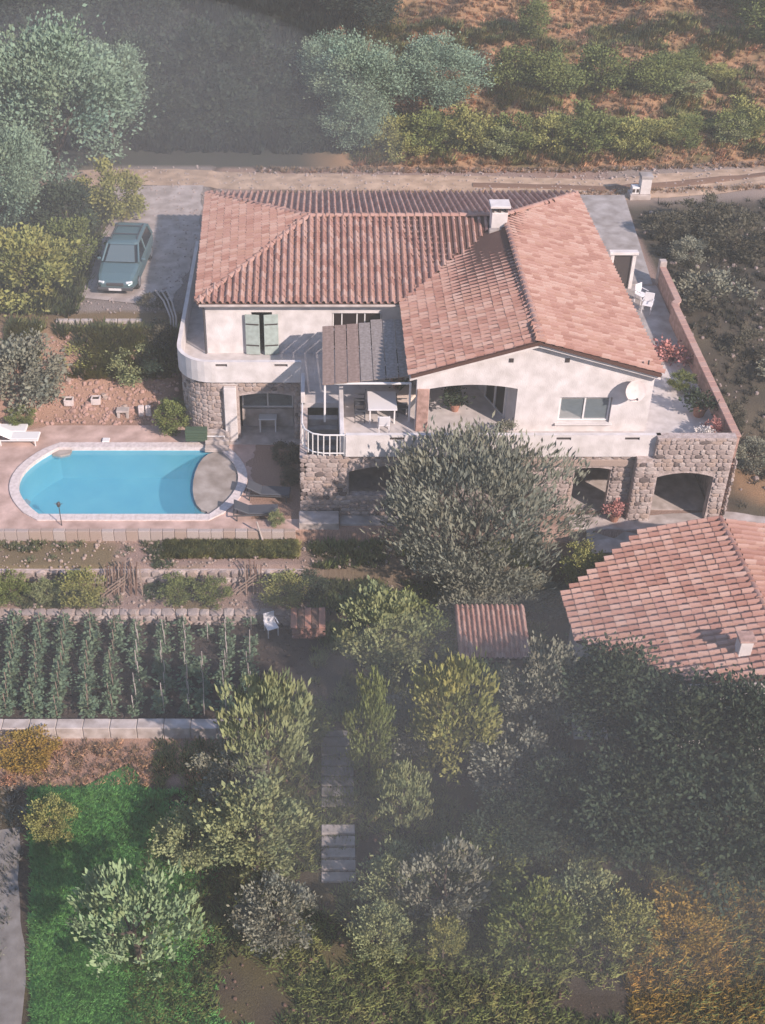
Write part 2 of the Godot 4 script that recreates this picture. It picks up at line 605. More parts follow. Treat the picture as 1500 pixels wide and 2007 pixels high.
func draped(called: String, path: Array, half: float, lift: float, m: Material) -> void:
	var curve := Curve3D.new()
	for i in path.size():
		var p := Vector3(path[i][0], 0, path[i][1])
		var a: Array = path[maxi(i - 1, 0)]
		var b: Array = path[mini(i + 1, path.size() - 1)]
		var d := Vector3(b[0] - a[0], 0, b[1] - a[1]) / 6.0
		curve.add_point(p, -d, d)
	var total := curve.get_baked_length()
	var n := int(total / 0.4)
	var across := 8
	var rows := []
	for i in n + 1:
		var p := curve.sample_baked(total * i / n)
		var q := curve.sample_baked(minf(total, total * i / n + 0.05))
		var o := curve.sample_baked(maxf(0.0, total * i / n - 0.05))
		var side := (q - o).cross(Vector3.UP).normalized()
		var row := []
		var w := half * (1.0 + 0.14 * hills.get_noise_2d(p.x * 9.0, p.z * 9.0))
		for k in across + 1:
			var f := 2.0 * k / across - 1.0
			var r := p + side * f * w
			row.append(Vector3(r.x, level(r.x, r.z) + lift * (1.0 - 0.6 * pow(absf(f), 4.0)), r.z))
		rows.append(row)
	var st := mb()
	for i in n:
		for k in across:
			face(st, [rows[i][k], rows[i][k + 1], rows[i + 1][k + 1], rows[i + 1][k]], rows[i][k] - Vector3(0, 50, 0))
	ground_piece(called, st, m)


# ------------------------------------------------------------------ pieces: tiles and stones
func tile_mesh(sd: int) -> ArrayMesh:
	# one canal tile with its channel: x across (0.31), z up the slope, y out of the roof
	var r := RandomNumberGenerator.new()
	r.seed = sd
	var prof := [Vector2(-0.155, 0.0), Vector2(-0.11, -0.012), Vector2(-0.065, 0.0), Vector2(-0.06, 0.05), Vector2(-0.04, 0.105), Vector2(0.02, 0.145), Vector2(0.08, 0.105), Vector2(0.10, 0.05), Vector2(0.105, 0.0), Vector2(0.157, 0.002)]
	var st := mb()
	var skew := r.randf_range(-0.008, 0.008)
	for i in prof.size() - 1:
		var a: Vector2 = prof[i]
		var b: Vector2 = prof[i + 1]
		var lo := [Vector3(a.x + skew, a.y + 0.034, -0.235), Vector3(b.x + skew, b.y + 0.034, -0.235)]
		var hi := [Vector3(a.x * 0.97, a.y, 0.215), Vector3(b.x * 0.97, b.y, 0.215)]
		var below := Vector3((a.x + b.x) * 0.5, -0.6, 0)
		face(st, [lo[0], lo[1], hi[1], hi[0]], below)
		face(st, [lo[0], lo[1], lo[1] - Vector3(0, 0.026, 0), lo[0] - Vector3(0, 0.026, 0)], Vector3(0, 0, 1))
	return st.commit()


func stone_mesh(sd: int) -> ArrayMesh:
	# a unit block knocked out of square, z towards the viewer
	var r := RandomNumberGenerator.new()
	r.seed = sd
	var ring := func(k: float, zz: float) -> Array:
		var out := []
		for i in 7:
			var t := TAU * (i + 0.35 * r.randf_range(-1, 1)) / 7.0
			var m := maxf(absf(cos(t)), absf(sin(t)))
			out.append(Vector3(cos(t) / lerpf(1.0, m, 0.62) * 0.5 * k, sin(t) / lerpf(1.0, m, 0.62) * 0.5 * k, zz))
		return out
	var st := mb()
	loft(st, [ring.call(1.0, -0.5), ring.call(1.0, 0.18), ring.call(r.randf_range(0.62, 0.8), 0.5)])
	return st.commit()


func nearest_first(a: Array, b: Array) -> bool:
	return a[2] < b[2]


func lay_pieces(spots: Array, called: String, meshes: Array, tone_prefix: String, tone_count: int, parent: Node3D, most := 300) -> void:
	# spots: [transform, tone]; the nearest ones are parts of their own, the others one part
	for s in spots:
		s.append(s[0].origin.distance_squared_to(EYE - parent.global_position))
	spots.sort_custom(nearest_first)
	for i in mini(most, spots.size()):
		var o := part(called, meshes[i % meshes.size()], M["%s_%d" % [tone_prefix, spots[i][1]]], parent)
		o.transform = spots[i][0]
	var rest := spots.size() - most
	if rest <= 0:
		return
	var m: StandardMaterial3D = M["tile_any"] if tone_prefix == "tile" else M["stone_any"]
	var mm := MultiMesh.new()
	mm.transform_format = MultiMesh.TRANSFORM_3D
	mm.use_colors = true
	mm.mesh = meshes[0]
	mm.instance_count = rest
	for i in rest:
		mm.set_instance_transform(i, spots[most + i][0])
		var t: StandardMaterial3D = M["%s_%d" % [tone_prefix, spots[most + i][1]]]
		mm.set_instance_color(i, t.albedo_color.srgb_to_linear())
	var o := MultiMeshInstance3D.new()
	o.name = called + "_field"
	o.multimesh = mm
	o.material_override = m
	o.set_meta("kind", "stuff")
	parent.add_child(o, true)


func roof_plane(spots: Array, bed: SurfaceTool, e0: Vector3, e1: Vector3, up_to: Vector3, outline: Array, tone_bias := 0, fit := 1.0) -> void:
	# e0 to e1 is the eave, up_to a point on the ridge, outline the plane's corners in order
	var u := (e1 - e0).normalized()
	var v := (up_to - e0 - u * (up_to - e0).dot(u)).normalized()
	var n := u.cross(v)
	if n.y < 0.0:
		n = -n
	var poly := PackedVector2Array()
	var lo := Vector2(1e9, 1e9)
	var hi := Vector2(-1e9, -1e9)
	for p: Vector3 in outline:
		var q := Vector2((p - e0).dot(u), (p - e0).dot(v))
		poly.append(q)
		lo = lo.min(q)
		hi = hi.max(q)
	var grown: PackedVector2Array = Geometry2D.offset_polygon(poly, 0.05)[0]
	var basis_of := Basis(n.cross(v) * -1.0 if false else v.cross(n) * -1.0, n, v)
	if basis_of.determinant() < 0.0:
		basis_of.x = -basis_of.x
	var cols := int(ceil((hi.x - lo.x) / (0.31 * fit)))
	var rows := int(ceil((hi.y - lo.y) / (0.40 * fit)))
	for c in cols:
		for r in rows:
			var q := Vector2(lo.x + (c + 0.5) * 0.31 * fit, lo.y + (r * 0.40 + 0.17) * fit)
			if not Geometry2D.is_point_in_polygon(q, grown):
				continue
			var b := basis_of.rotated(n, rng.randf_range(-0.06, 0.06)).scaled(Vector3(fit, fit, fit))
			var t := Transform3D(b, e0 + u * q.x + v * (q.y + rng.randf_range(-0.015, 0.015)) + n * (0.02 + rng.randf_range(0.0, 0.014)))
			var tone := rng.randi() % 6
			if hills.get_noise_2d(q.x * 14.0 + tone_bias * 50.0, q.y * 14.0) > 0.3:
				tone = 3 if rng.randf() < 0.35 else 1
			spots.append([t, tone])
	# the boarding below the tiles
	var mid := Vector3.ZERO
	for p: Vector3 in outline:
		mid += p / outline.size()
	var tris := Geometry2D.triangulate_polygon(poly)
	for i in range(0, tris.size(), 3):
		var top := []
		var low := []
		for k in 3:
			top.append(outline[tris[i + k]] - n * 0.02)
			low.append(outline[tris[i + k]] - n * 0.16)
		face(bed, top, mid - n * 5.0)
		face(bed, low, mid + n * 5.0)
	for i in outline.size():
		var a: Vector3 = outline[i]
		var b: Vector3 = outline[(i + 1) % outline.size()]
		face(bed, [a - n * 0.02, b - n * 0.02, b - n * 0.16, a - n * 0.16], mid)


func ridge_caps(a: Vector3, b: Vector3, parent: Node3D, tones := [1, 0, 2, 5]) -> void:
	var d := b - a
	var n := int(d.length() / 0.42)
	if not M.has("cap_mesh"):
		var st := mb()
		var rings := []
		for e in [[-0.23, 0.15, 0.03], [0.23, 0.12, 0.0]]:
			var ring := []
			for k in 7:
				var t := PI * k / 6.0
				ring.append(Vector3(cos(t) * e[1], sin(t) * e[1] * 0.8 + e[2], e[0]))
			rings.append(ring)
		loft(st, rings)
		M["cap_mesh"] = st.commit()
	for i in n:
		var o := part("ridge_tile", M.cap_mesh, M["tile_%d" % tones[rng.randi() % tones.size()]], parent)
		o.transform = Transform3D(Basis.looking_at(-d.normalized(), Vector3.UP), a + d * (i + 0.5) / n + Vector3(0, 0.035, 0))


func stones_on(spots: Array, at: Vector3, u: Vector3, width: float, y0: float, y1: float, normal: Vector3, holes: Array) -> void:
	# rubble in rough courses on a wall whose lower corner is at; holes: [u0, u1, y0, y1]
	var y := y0
	while y < y1 - 0.08:
		var hgt := rng.randf_range(0.15, 0.28)
		if y + hgt > y1 - 0.1:
			hgt = y1 - y
		var x := -rng.randf_range(0.0, 0.2)
		while x < width - 0.05:
			var w := rng.randf_range(0.16, 0.48)
			var a := maxf(x, 0.0)
			var b := minf(x + w, width)
			x += w
			if b - a < 0.1:
				continue
			var cx := (a + b) * 0.5
			var cy := y + hgt * 0.5
			for h in holes:
				if b > h[0] and a < h[1] and y + hgt > h[2] and y < h[3]:
					if a < h[0]:
						b = h[0]
					elif b > h[1]:
						a = h[1]
					else:
						b = a
			if b - a < 0.09:
				continue
			cx = (a + b) * 0.5
			var bs := Basis(u, Vector3.UP, normal).rotated(normal, rng.randf_range(-0.09, 0.09))
			bs = bs * Basis.from_scale(Vector3((b - a) * rng.randf_range(0.93, 1.04), hgt * rng.randf_range(0.9, 1.08), rng.randf_range(0.05, 0.11)))
			var r := rng.randf()
			var tone := 4 if r < 0.08 else (rng.randi() % 4 if r < 0.8 else 5)
			spots.append([Transform3D(bs, at + u * cx + Vector3(0, cy - at.y, 0) + normal * 0.02), tone])
		y += hgt


func extrude(st: SurfaceTool, pts: Array, y0: float, y1: float) -> void:
	# pts: corners in plan as [x, z]
	var poly := PackedVector2Array()
	var mid := Vector3.ZERO
	for p in pts:
		poly.append(Vector2(p[0], p[1]))
	var tris := Geometry2D.triangulate_polygon(poly)
	for i in range(0, tris.size(), 3):
		var a := []
		var b := []
		for k in 3:
			a.append(Vector3(poly[tris[i + k]].x, y1, poly[tris[i + k]].y))
			b.append(Vector3(poly[tris[i + k]].x, y0, poly[tris[i + k]].y))
		face(st, a, Vector3(a[0].x, y0 - 50, a[0].z))
		face(st, b, Vector3(b[0].x, y1 + 50, b[0].z))
	var ccw := Geometry2D.is_polygon_clockwise(poly)
	for i in poly.size():
		var p := poly[i]
		var q := poly[(i + 1) % poly.size()]
		var out := Vector2(-(q - p).y, (q - p).x)
		if not ccw:
			out = -out
		var m := (p + q) * 0.5 - out * 0.01
		mid = Vector3(m.x, (y0 + y1) / 2, m.y)
		face(st, [Vector3(p.x, y0, p.y), Vector3(q.x, y0, q.y), Vector3(q.x, y1, q.y), Vector3(p.x, y1, p.y)], mid)


# ------------------------------------------------------------------ the house
func window_in(called: String, parent: Node3D, x0: float, x1: float, y0: float, y1: float, z: float, lights: Array, bar := 0.06, glass := "pane") -> Node3D:
	# a framed window facing +z; lights: the places of its mullions between 0 and 1
	var st := mb()
	bx(st, Vector3((x0 + x1) / 2, y1 - bar / 2, z), Vector3(x1 - x0, bar, 0.09))
	bx(st, Vector3((x0 + x1) / 2, y0 + bar / 2, z), Vector3(x1 - x0, bar, 0.09))
	var stops := [0.0]
	stops.append_array(lights)
	stops.append(1.0)
	for f in stops:
		bx(st, Vector3(clampf(lerpf(x0, x1, f), x0 + bar / 2, x1 - bar / 2), (y0 + y1) / 2, z), Vector3(bar, y1 - y0 - 2 * bar - 0.002, 0.086))
	var w := piece(called, st, M.white_paint, parent)
	for i in stops.size() - 1:
		box("pane", lerpf(x0, x1, stops[i]) + bar * 0.8, lerpf(x0, x1, stops[i + 1]) - bar * 0.8, y0 + bar, y1 - bar, z - 0.008, z + 0.008, M[glass], w)
	return w


func build_house() -> void:
	var any: StandardMaterial3D = M.stone_0.duplicate()
	any.albedo_color = Color.WHITE
	any.vertex_color_use_as_albedo = true
	M["stone_any"] = any
	var house := thing("villa", "large white villa with hipped terracotta roof and stone lower storey above the pool", "house")
	# --- main storey walls
	var st := mb()
	wall_with_holes(st, -5.3, 3.98, FLOOR, 5.78, -6.5, -6.2, [[-3.2, -2.25, FLOOR + 0.02, 5.35], [0.5, 2.78, FLOOR + 0.05, 5.3]])
	bx(st, Vector3(-5.15, 4.49, -12.0), Vector3(0.3, 2.58, 10.99))
	bx(st, Vector3(4.0, 4.49, -17.65), Vector3(18.6, 2.58, 0.3))
	piece("wall", st, M.plaster, house)
	# --- the gabled wing
	var wing := mb()
	wall_with_holes(wing, 3.96, 13.75, FLOOR, 5.86, 0.0, 0.3, [[4.5, 8.15, FLOOR + 0.0, 5.5], [9.95, 12.15, 3.62, 4.88]])
	arch_filler(wing, 4.5, 8.15, 5.5, 0.2, 0.002, 0.298)
	var gable := [[3.96, 5.86], [13.75, 5.86], [13.75, 6.02], [8.85, 7.55], [3.96, 6.02]]
	for zz in [0.0, 0.3]:
		face(wing, gable.map(func(p): return Vector3(p[0], p[1], zz)), Vector3(8.8, 6.5, 0.15))
	bx(wing, Vector3(13.6, 4.53, -8.75), Vector3(0.3, 2.66, 17.49))
	piece("gable_wall", wing, M.plaster, house)
	var porch := mb()
	bx(porch, Vector3(7.66, 4.5, -1.74), Vector3(0.26, 2.6, 3.62), 0.0, Basis(Vector3.UP, 0.354))
	bx(porch, Vector3(5.55, 4.5, -3.5), Vector3(2.9, 2.6, 0.2))
	bx(porch, Vector3(10.2, 4.5, -3.6), Vector3(6.4, 2.6, 0.16))
	bx(porch, Vector3(4.1, 4.5, -4.85), Vector3(0.2, 2.6, 2.66))
	piece("porch_wall", porch, M.plaster, house)
	box("porch_ceiling", 3.98, 13.4, 5.66, 5.76, -17.4, -0.02, M.plaster, house)
	box("ceiling", -5.0, 3.96, 5.6, 5.7, -17.4, -6.52, M.plaster, house)
	var pw := piece("porch_window", window_bars(), M.white_paint, house)
	var turn := Basis(Vector3.UP, 0.354)
	for zz in [0.55, -0.35]:
		var dp := mb()
		bx(dp, Vector3(7.66, 4.5, -1.74) + turn * Vector3(-0.15, -0.32, zz), Vector3(0.03, 1.78, 0.7), 0.0, turn)
		piece("pane", dp, M.dark_glass, pw)
	var pil := mb()
	bx(pil, Vector3(4.23, 4.25, 0.12), Vector3(0.52, 2.1, 0.5), 0.03)
	piece("brick_pillar", pil, M.pink_wall, house)
	# --- windows, shutters, vents
	window_in("sliding_door", house, 0.52, 2.76, FLOOR + 0.06, 5.28, -6.36, [0.19, 0.5, 0.66], 0.05, "dark_glass")
	var wl := window_in("window", house, 9.98, 12.12, 3.65, 4.86, 0.13, [0.5], 0.07)
	box("sill", 9.85, 12.25, 3.54, 3.615, 0.1, 0.42, M.plaster, wl, 0.01)
	box("roller_blind_box", 10.0, 12.1, 4.66, 4.78, 0.02, 0.08, M.pale_wood, wl)
	for s in [-1.0, 1.0]:
		var sh := mb()
		var b := Basis(Vector3.UP, s * 0.12)
		var hinge := Vector3(-2.73 + s * 0.75, 4.28, -6.12)
		bx(sh, hinge + b * Vector3(-s * 0.33, 0, 0.06), Vector3(0.66, 2.08, 0.045), 0.01, b)
		var leaf := piece("shutter", sh, M.sage, house)
		var rails := mb()
		for k in 2:
			rails = mb()
			bx(rails, hinge + b * Vector3(-s * 0.33, -0.55 + k * 1.1, 0.094), Vector3(0.6, 0.06, 0.02), 0.0, b)
			piece("rail", rails, M.dark_frame, leaf)
	for x in [7.76, 10.05]:
		box("vent", x - 0.09, x + 0.09, 6.58, 6.76, 0.302, 0.33, M.dark_frame, house)
	# --- floors
	st = mb()
	extrude(st, [[-0.9, -3.8], [-0.9, -6.2], [3.0, -6.2], [17.1, -6.2], [17.1, 2.0], [0.75, 2.0], [0.75, -1.9], [-0.9, -1.9]], 2.95, FLOOR)
	piece("terrace_floor", st, M.terrace_floor, house)
	var plan := [[-0.9, -3.8], [-4.9, -3.8]]
	for k in 9:
		var t := PI * 0.5 * k / 8.0
		plan.append([-4.9 - 1.5 * sin(t), -5.3 + 1.5 * cos(t)])
	plan.append_array([[-6.4, -16.0], [-5.0, -16.0], [-5.0, -6.2], [-0.9, -6.2]])
	st = mb()
	extrude(st, plan, 2.95, FLOOR + 0.004)
	piece("balcony_floor", st, M.terrace_floor, house)
	box("side_terrace_floor", 13.78, 17.1, 2.9, FLOOR - 0.004, -13.0, -6.2, M.concrete, house)
	# --- parapets with slits
	var left := mb()
	wall_with_holes(left, -4.9, -0.9, FLOOR - 0.02, 4.25, -3.8, -3.62, [[-4.72, -4.2, 4.0, 4.14], [-2.1, -1.5, 4.0, 4.14]])
	for k in 8:
		var t0 := PI * 0.5 * k / 8.0
		var t1 := PI * 0.5 * (k + 1) / 8.0
		arc_block(left, Vector2(-4.9, -5.3), 1.5, 1.68, t0, t1, FLOOR - 0.02, 4.25)
	bx(left, Vector3(-6.49, 3.715, -10.65), Vector3(0.18, 1.07, 10.7))
	piece("balcony_parapet", left, M.plaster, house)
	for x in [-4.46, -1.8]:  # dark plates added to paint the shade in the slits, no real grilles
		box("slit_shade_plate", x - 0.262, x + 0.262, 4.0, 4.14, -3.76, -3.70, M.dark_frame, house)
	for x in [3.1, 6.8, 9.9, 12.7]:
		box("slit_shade_plate", x - 0.302, x + 0.302, 4.0, 4.14, 2.06, 2.12, M.dark_frame, house)
	var fr := mb()
	wall_with_holes(fr, 1.0, 13.86, FLOOR - 0.02, 4.25, 2.0, 2.18, [[2.8, 3.4, 4.0, 4.14], [6.5, 7.1, 4.0, 4.14], [9.6, 10.2, 4.0, 4.14], [12.4, 13.0, 4.0, 4.14]])
	piece("terrace_parapet", fr, M.plaster, house)
	# --- stone lower storey
	var wall := mb()
	var spots := []
	wall_with_holes(wall, -5.0, -0.85, -0.1, 2.95, -4.1, -3.8, [[-3.75, -1.25, -0.1, 2.5]])
	arch_filler(wall, -3.75, -1.25, 2.5, 0.14, -4.098, -3.802)
	stones_on(spots, Vector3(-5.0, 0, -3.8), Vector3.RIGHT, 4.1, 0.0, 3.16, Vector3.BACK, [[0.5, 1.25, 0.0, 2.9], [1.2, 3.8, 0.0, 2.55]])
	for k in 8:
		var t0 := PI * 0.5 * k / 8.0
		var t1 := PI * 0.5 * (k + 1) / 8.0
		arc_block(wall, Vector2(-4.9, -5.3), 1.2, 1.5, t0, t1, 0.0, 2.95)
		var p := Vector3(-4.9 - 1.5 * sin(t1), 0, -5.3 + 1.5 * cos(t1))
		var q := Vector3(-4.9 - 1.5 * sin(t0), 0, -5.3 + 1.5 * cos(t0))
		stones_on(spots, p, (q - p).normalized(), p.distance_to(q), 0.0, 3.1, (q - p).normalized().cross(Vector3.UP) * -1.0 if ((q - p).cross(Vector3.UP)).z < 0.0 else (q - p).normalized().cross(Vector3.UP), [])
	bx(wall, Vector3(-6.25, 1.47, -10.6), Vector3(0.3, 2.95, 10.8))
	bx(wall, Vector3(-0.75, 1.47, -0.95), Vector3(0.3, 2.95, 5.9))
	wall_with_holes(wall, -0.9, 13.0, -0.1, 2.95, 1.7, 2.0, [[1.15, 4.6, 1.05, 2.58], [5.6, 8.6, 0.1, 2.5], [10.6, 12.1, -0.1, 2.5]])
	arch_filler(wall, 1.15, 4.6, 2.58, 0.3, 1.702, 1.998)
	arch_filler(wall, 10.6, 12.1, 2.5, 0.1, 1.702, 1.998)
	stones_on(spots, Vector3(-0.9, 0, 2.0), Vector3.RIGHT, 13.9, -0.05, 3.16, Vector3.BACK, [[2.0, 5.55, 1.0, 2.62], [6.5, 9.5, 0.1, 2.5], [11.45, 13.05, -0.1, 2.55]])
	# the forward block at the right-hand corner with its high stone parapet
	wall_with_holes(wall, 13.0, 16.9, -0.1, 4.25, 2.0, 2.4, [[13.95, 16.3, -0.1, 2.52], [13.0, 13.68, 3.22, 4.25]])
	arch_filler(wall, 13.95, 16.3, 2.52, 0.22, 2.002, 2.398)
	stones_on(spots, Vector3(13.0, 0, 2.4), Vector3.RIGHT, 3.9, -0.05, 4.22, Vector3.BACK, [[0.9, 3.35, -0.1, 2.56], [0.0, 0.68, 3.2, 5.0]])
	bx(wall, Vector3(16.95, 1.4, -3.2), Vector3(0.3, 3.05, 10.4))
	stones_on(spots, Vector3(17.1, 0, 2.4), Vector3.FORWARD, 6.0, 0.0, 3.1, Vector3.RIGHT, [])
	var sw := piece("stone_wall", wall, M.mortar, house)
	var stone_meshes := []
	for k in 6:
		stone_meshes.append(stone_mesh(40 + k))
	lay_pieces(spots, "stone", stone_meshes, "stone", 6, sw)
	# openings of the lower storey: floors, back walls, a glazed front behind the left one
	box("cellar_floor", -5.9, -0.92, -0.12, 0.03, -7.8, -3.3, M.pale_concrete, house)
	box("cellar_floor", -0.6, 16.7, -0.12, 0.03, -7.8, 1.66, M.pale_concrete, house)
	box("cellar_back", -5.9, 16.8, 0.03, 2.94, -8.0, -7.8, M.mortar, house)
	box("pilaster", -4.42, -3.86, 0.02, 2.9, -3.8, -3.55, M.plaster, house, 0.02)
	window_in("garage_window", house, -3.7, -1.3, 1.0, 2.46, -5.0, [0.5], 0.07)
	box("garage_sill", -3.7, -1.3, 0.04, 0.99, -5.2, -4.8, M.pale_concrete, house)
	box("lintel_course", 3.2, 13.0, 2.62, 2.93, 2.0, 2.1, M.stone_3, house, 0.02)
	box("plinth", -0.95, 0.75, -0.3, 0.34, 2.13, 3.0, M.pale_concrete, house, 0.03)
	box("plinth", 0.78, 3.6, -0.3, 0.1, 2.13, 2.75, M.concrete, house, 0.03)
	box("doorstep", 10.5, 12.9, -0.4, 0.06, 2.02, 3.0, M.pale_concrete, house, 0.03)
	# --- roof
	var bed := mb()
	var tiles := []
	var A := Vector3(-5.62, 6.0, -5.85)
	var B := Vector3(3.62, 6.0, -5.85)
	var R1 := Vector3(-0.6, 7.62, -11.55)
	var R2 := Vector3(8.75, 7.72, -11.4)
	var K1 := Vector3(-6.05, 5.95, -18.1)
	var K2 := Vector3(13.5, 5.95, -18.1)
	var W := Vector3(3.63, 6.2, 0.72)
	var G := Vector3(8.78, 7.78, 0.72)
	var E := Vector3(13.9, 6.25, 0.72)
	roof_plane(tiles, bed, A, B, R1, [A, B, R2, R1], 0)
	roof_plane(tiles, bed, K1, A, R1, [K1, A, R1], 1)
	roof_plane(tiles, bed, K2, K1, R1, [K2, K1, R1, R2], 2)
	roof_plane(tiles, bed, E, K2, G, [E, K2, R2, G], 3)
	roof_plane(tiles, bed, B, W, G, [B, W, G, R2], 4)
	var roof := piece("roof", bed, M.roof_bed, house)
	var tile_meshes := []
	for k in 4:
		tile_meshes.append(tile_mesh(60 + k))
	M["tile_meshes"] = tile_meshes
	lay_pieces(tiles, "roof_tile", tile_meshes, "tile", 6, roof)
	for pr in [[A, R1], [K1, R1], [R1, R2], [K2, R2], [G, R2]]:
		ridge_caps(pr[0], pr[1], roof)
	box("eaves_board", -5.45, 3.55, 5.68, 5.86, -6.18, -6.02, M.plaster, house)
	var bats := mb()
	for s in [[W, G], [E, G]]:
		slab8(bats, [s[0] + Vector3(0, -0.34, -0.4), s[1] + Vector3(0, -0.34, -0.4), s[1] + Vector3(0, -0.34, -0.12), s[0] + Vector3(0, -0.34, -0.12), s[0] + Vector3(0, -0.17, -0.4), s[1] + Vector3(0, -0.17, -0.4), s[1] + Vector3(0, -0.17, -0.12), s[0] + Vector3(0, -0.17, -0.12)])
	piece("verge", bats, M.plaster, house)
	var gutter := mb()
	tube(gutter, [A + Vector3(0.1, -0.1, 0.07), B + Vector3(-0.05, -0.1, 0.07)], [0.065], 8)
	piece("gutter", gutter, M.pale_concrete, house)
	var pipe := mb()
	tube(pipe, [Vector3(-5.36, 5.7, -6.14), Vector3(-5.36, 3.22, -6.14)], [0.045], 6)
	piece("downpipe", pipe, M.metal_dark, house)
	# --- chimney
	var ch := box("chimney", 8.0, 8.75, 6.8, 8.35, -10.95, -10.3, M.plaster, house, 0.02)
	for x in [8.06, 8.375, 8.69]:
		box("post", x - 0.05, x + 0.05, 8.35, 8.6, -10.9, -10.35, M.dark_frame, ch)
	box("cap", 7.9, 8.85, 8.6, 8.72, -11.05, -10.2, M.plaster, ch, 0.02)
	box("flashing", 7.9, 8.85, 6.9, 7.62, -10.29, -10.05, M.concrete, ch, 0.02)
	# --- stairwell at the left end of the terrace
	box("stairwell_floor", -0.6, 0.72, 0.9, 1.1, -1.85, 1.66, M.concrete, house)
	for k in 6:
		box("stair_tread", -0.58, 0.72, 1.1, 1.32 + k * 0.3, 0.2 - k * 0.34, 0.54 - k * 0.34, M.concrete, house)
	box("stairwell_wall", 0.76, 0.94, 2.9, 4.15, -1.9, 1.98, M.plaster, house, 0.015)
	box("stairwell_wall", -0.9, -0.72, FLOOR - 0.1, 3.7, -3.6, -1.9, M.plaster, house, 0.015)
	# the rounded stair landing in front, and its white railing
	var land := [[0.98, 2.0], [0.98, 2.5]]
	for k in 9:
		var t := PI * 0.5 * k / 8.0
		land.append([-0.9 + 1.0 - 1.0 * sin(t) + 0.0, 1.6 + 0.9 * cos(t)])
	land.append([-0.9, 2.0])
	var rail := mb()
	for k in 13:
		var t := PI * 0.5 * clampf((k - 3) / 6.0, 0.0, 1.0)
		var p := Vector3(0.95 - k * 0.3, 0, 2.1)
		if k >= 3:
			p = Vector3(0.1 - 0.9 * sin(t), 0, 1.2 + 0.9 * cos(t))
		if k > 9:
			p = Vector3(-0.8, 0, 1.2 - (k - 9) * 0.35)
		bx(rail, p + Vector3(0, 3.68, 0), Vector3(0.045, 1.0, 0.045))
	var bars := piece("railing", rail, M.white_paint, house)
	var top := mb()
	tube(top, [Vector3(1.0, 4.2, 2.1), Vector3(0.1, 4.2, 2.1), Vector3(-0.35, 4.2, 1.98), Vector3(-0.68, 4.2, 1.65), Vector3(-0.8, 4.2, 1.2), Vector3(-0.8, 4.2, -0.3)], [0.035], 6)
	tube(top, [Vector3(1.0, 3.3, 2.1), Vector3(0.1, 3.3, 2.1), Vector3(-0.35, 3.3, 1.98), Vector3(-0.68, 3.3, 1.65), Vector3(-0.8, 3.3, 1.2), Vector3(-0.8, 3.3, -0.3)], [0.03], 6)
	piece("handrail", top, M.white_paint, bars)


func window_bars() -> SurfaceTool:
	var st := mb()
	var turn := Basis(Vector3.UP, 0.354)
	for zz in [1.0, 0.1, -0.8]:
		bx(st, Vector3(7.66, 4.5, -1.74) + turn * Vector3(-0.16, -0.32, zz), Vector3(0.07, 1.9, 0.09), 0.0, turn)
	for y in [-1.26, 0.62]:
		bx(st, Vector3(7.66, 4.5, -1.74) + turn * Vector3(-0.161, y, 0.1), Vector3(0.064, 0.07, 1.88), 0.0, turn)
	return st


func arc_block(st: SurfaceTool, c: Vector2, r0: float, r1: float, t0: float, t1: float, y0: float, y1: float) -> void:
	var p := []
	for y in [y0, y1]:
		for q in [[r0, t0], [r1, t0], [r1, t1], [r0, t1]]:
			p.append(Vector3(c.x - q[0] * sin(q[1]), y, c.y + q[0] * cos(q[1])))
	slab8(st, p)


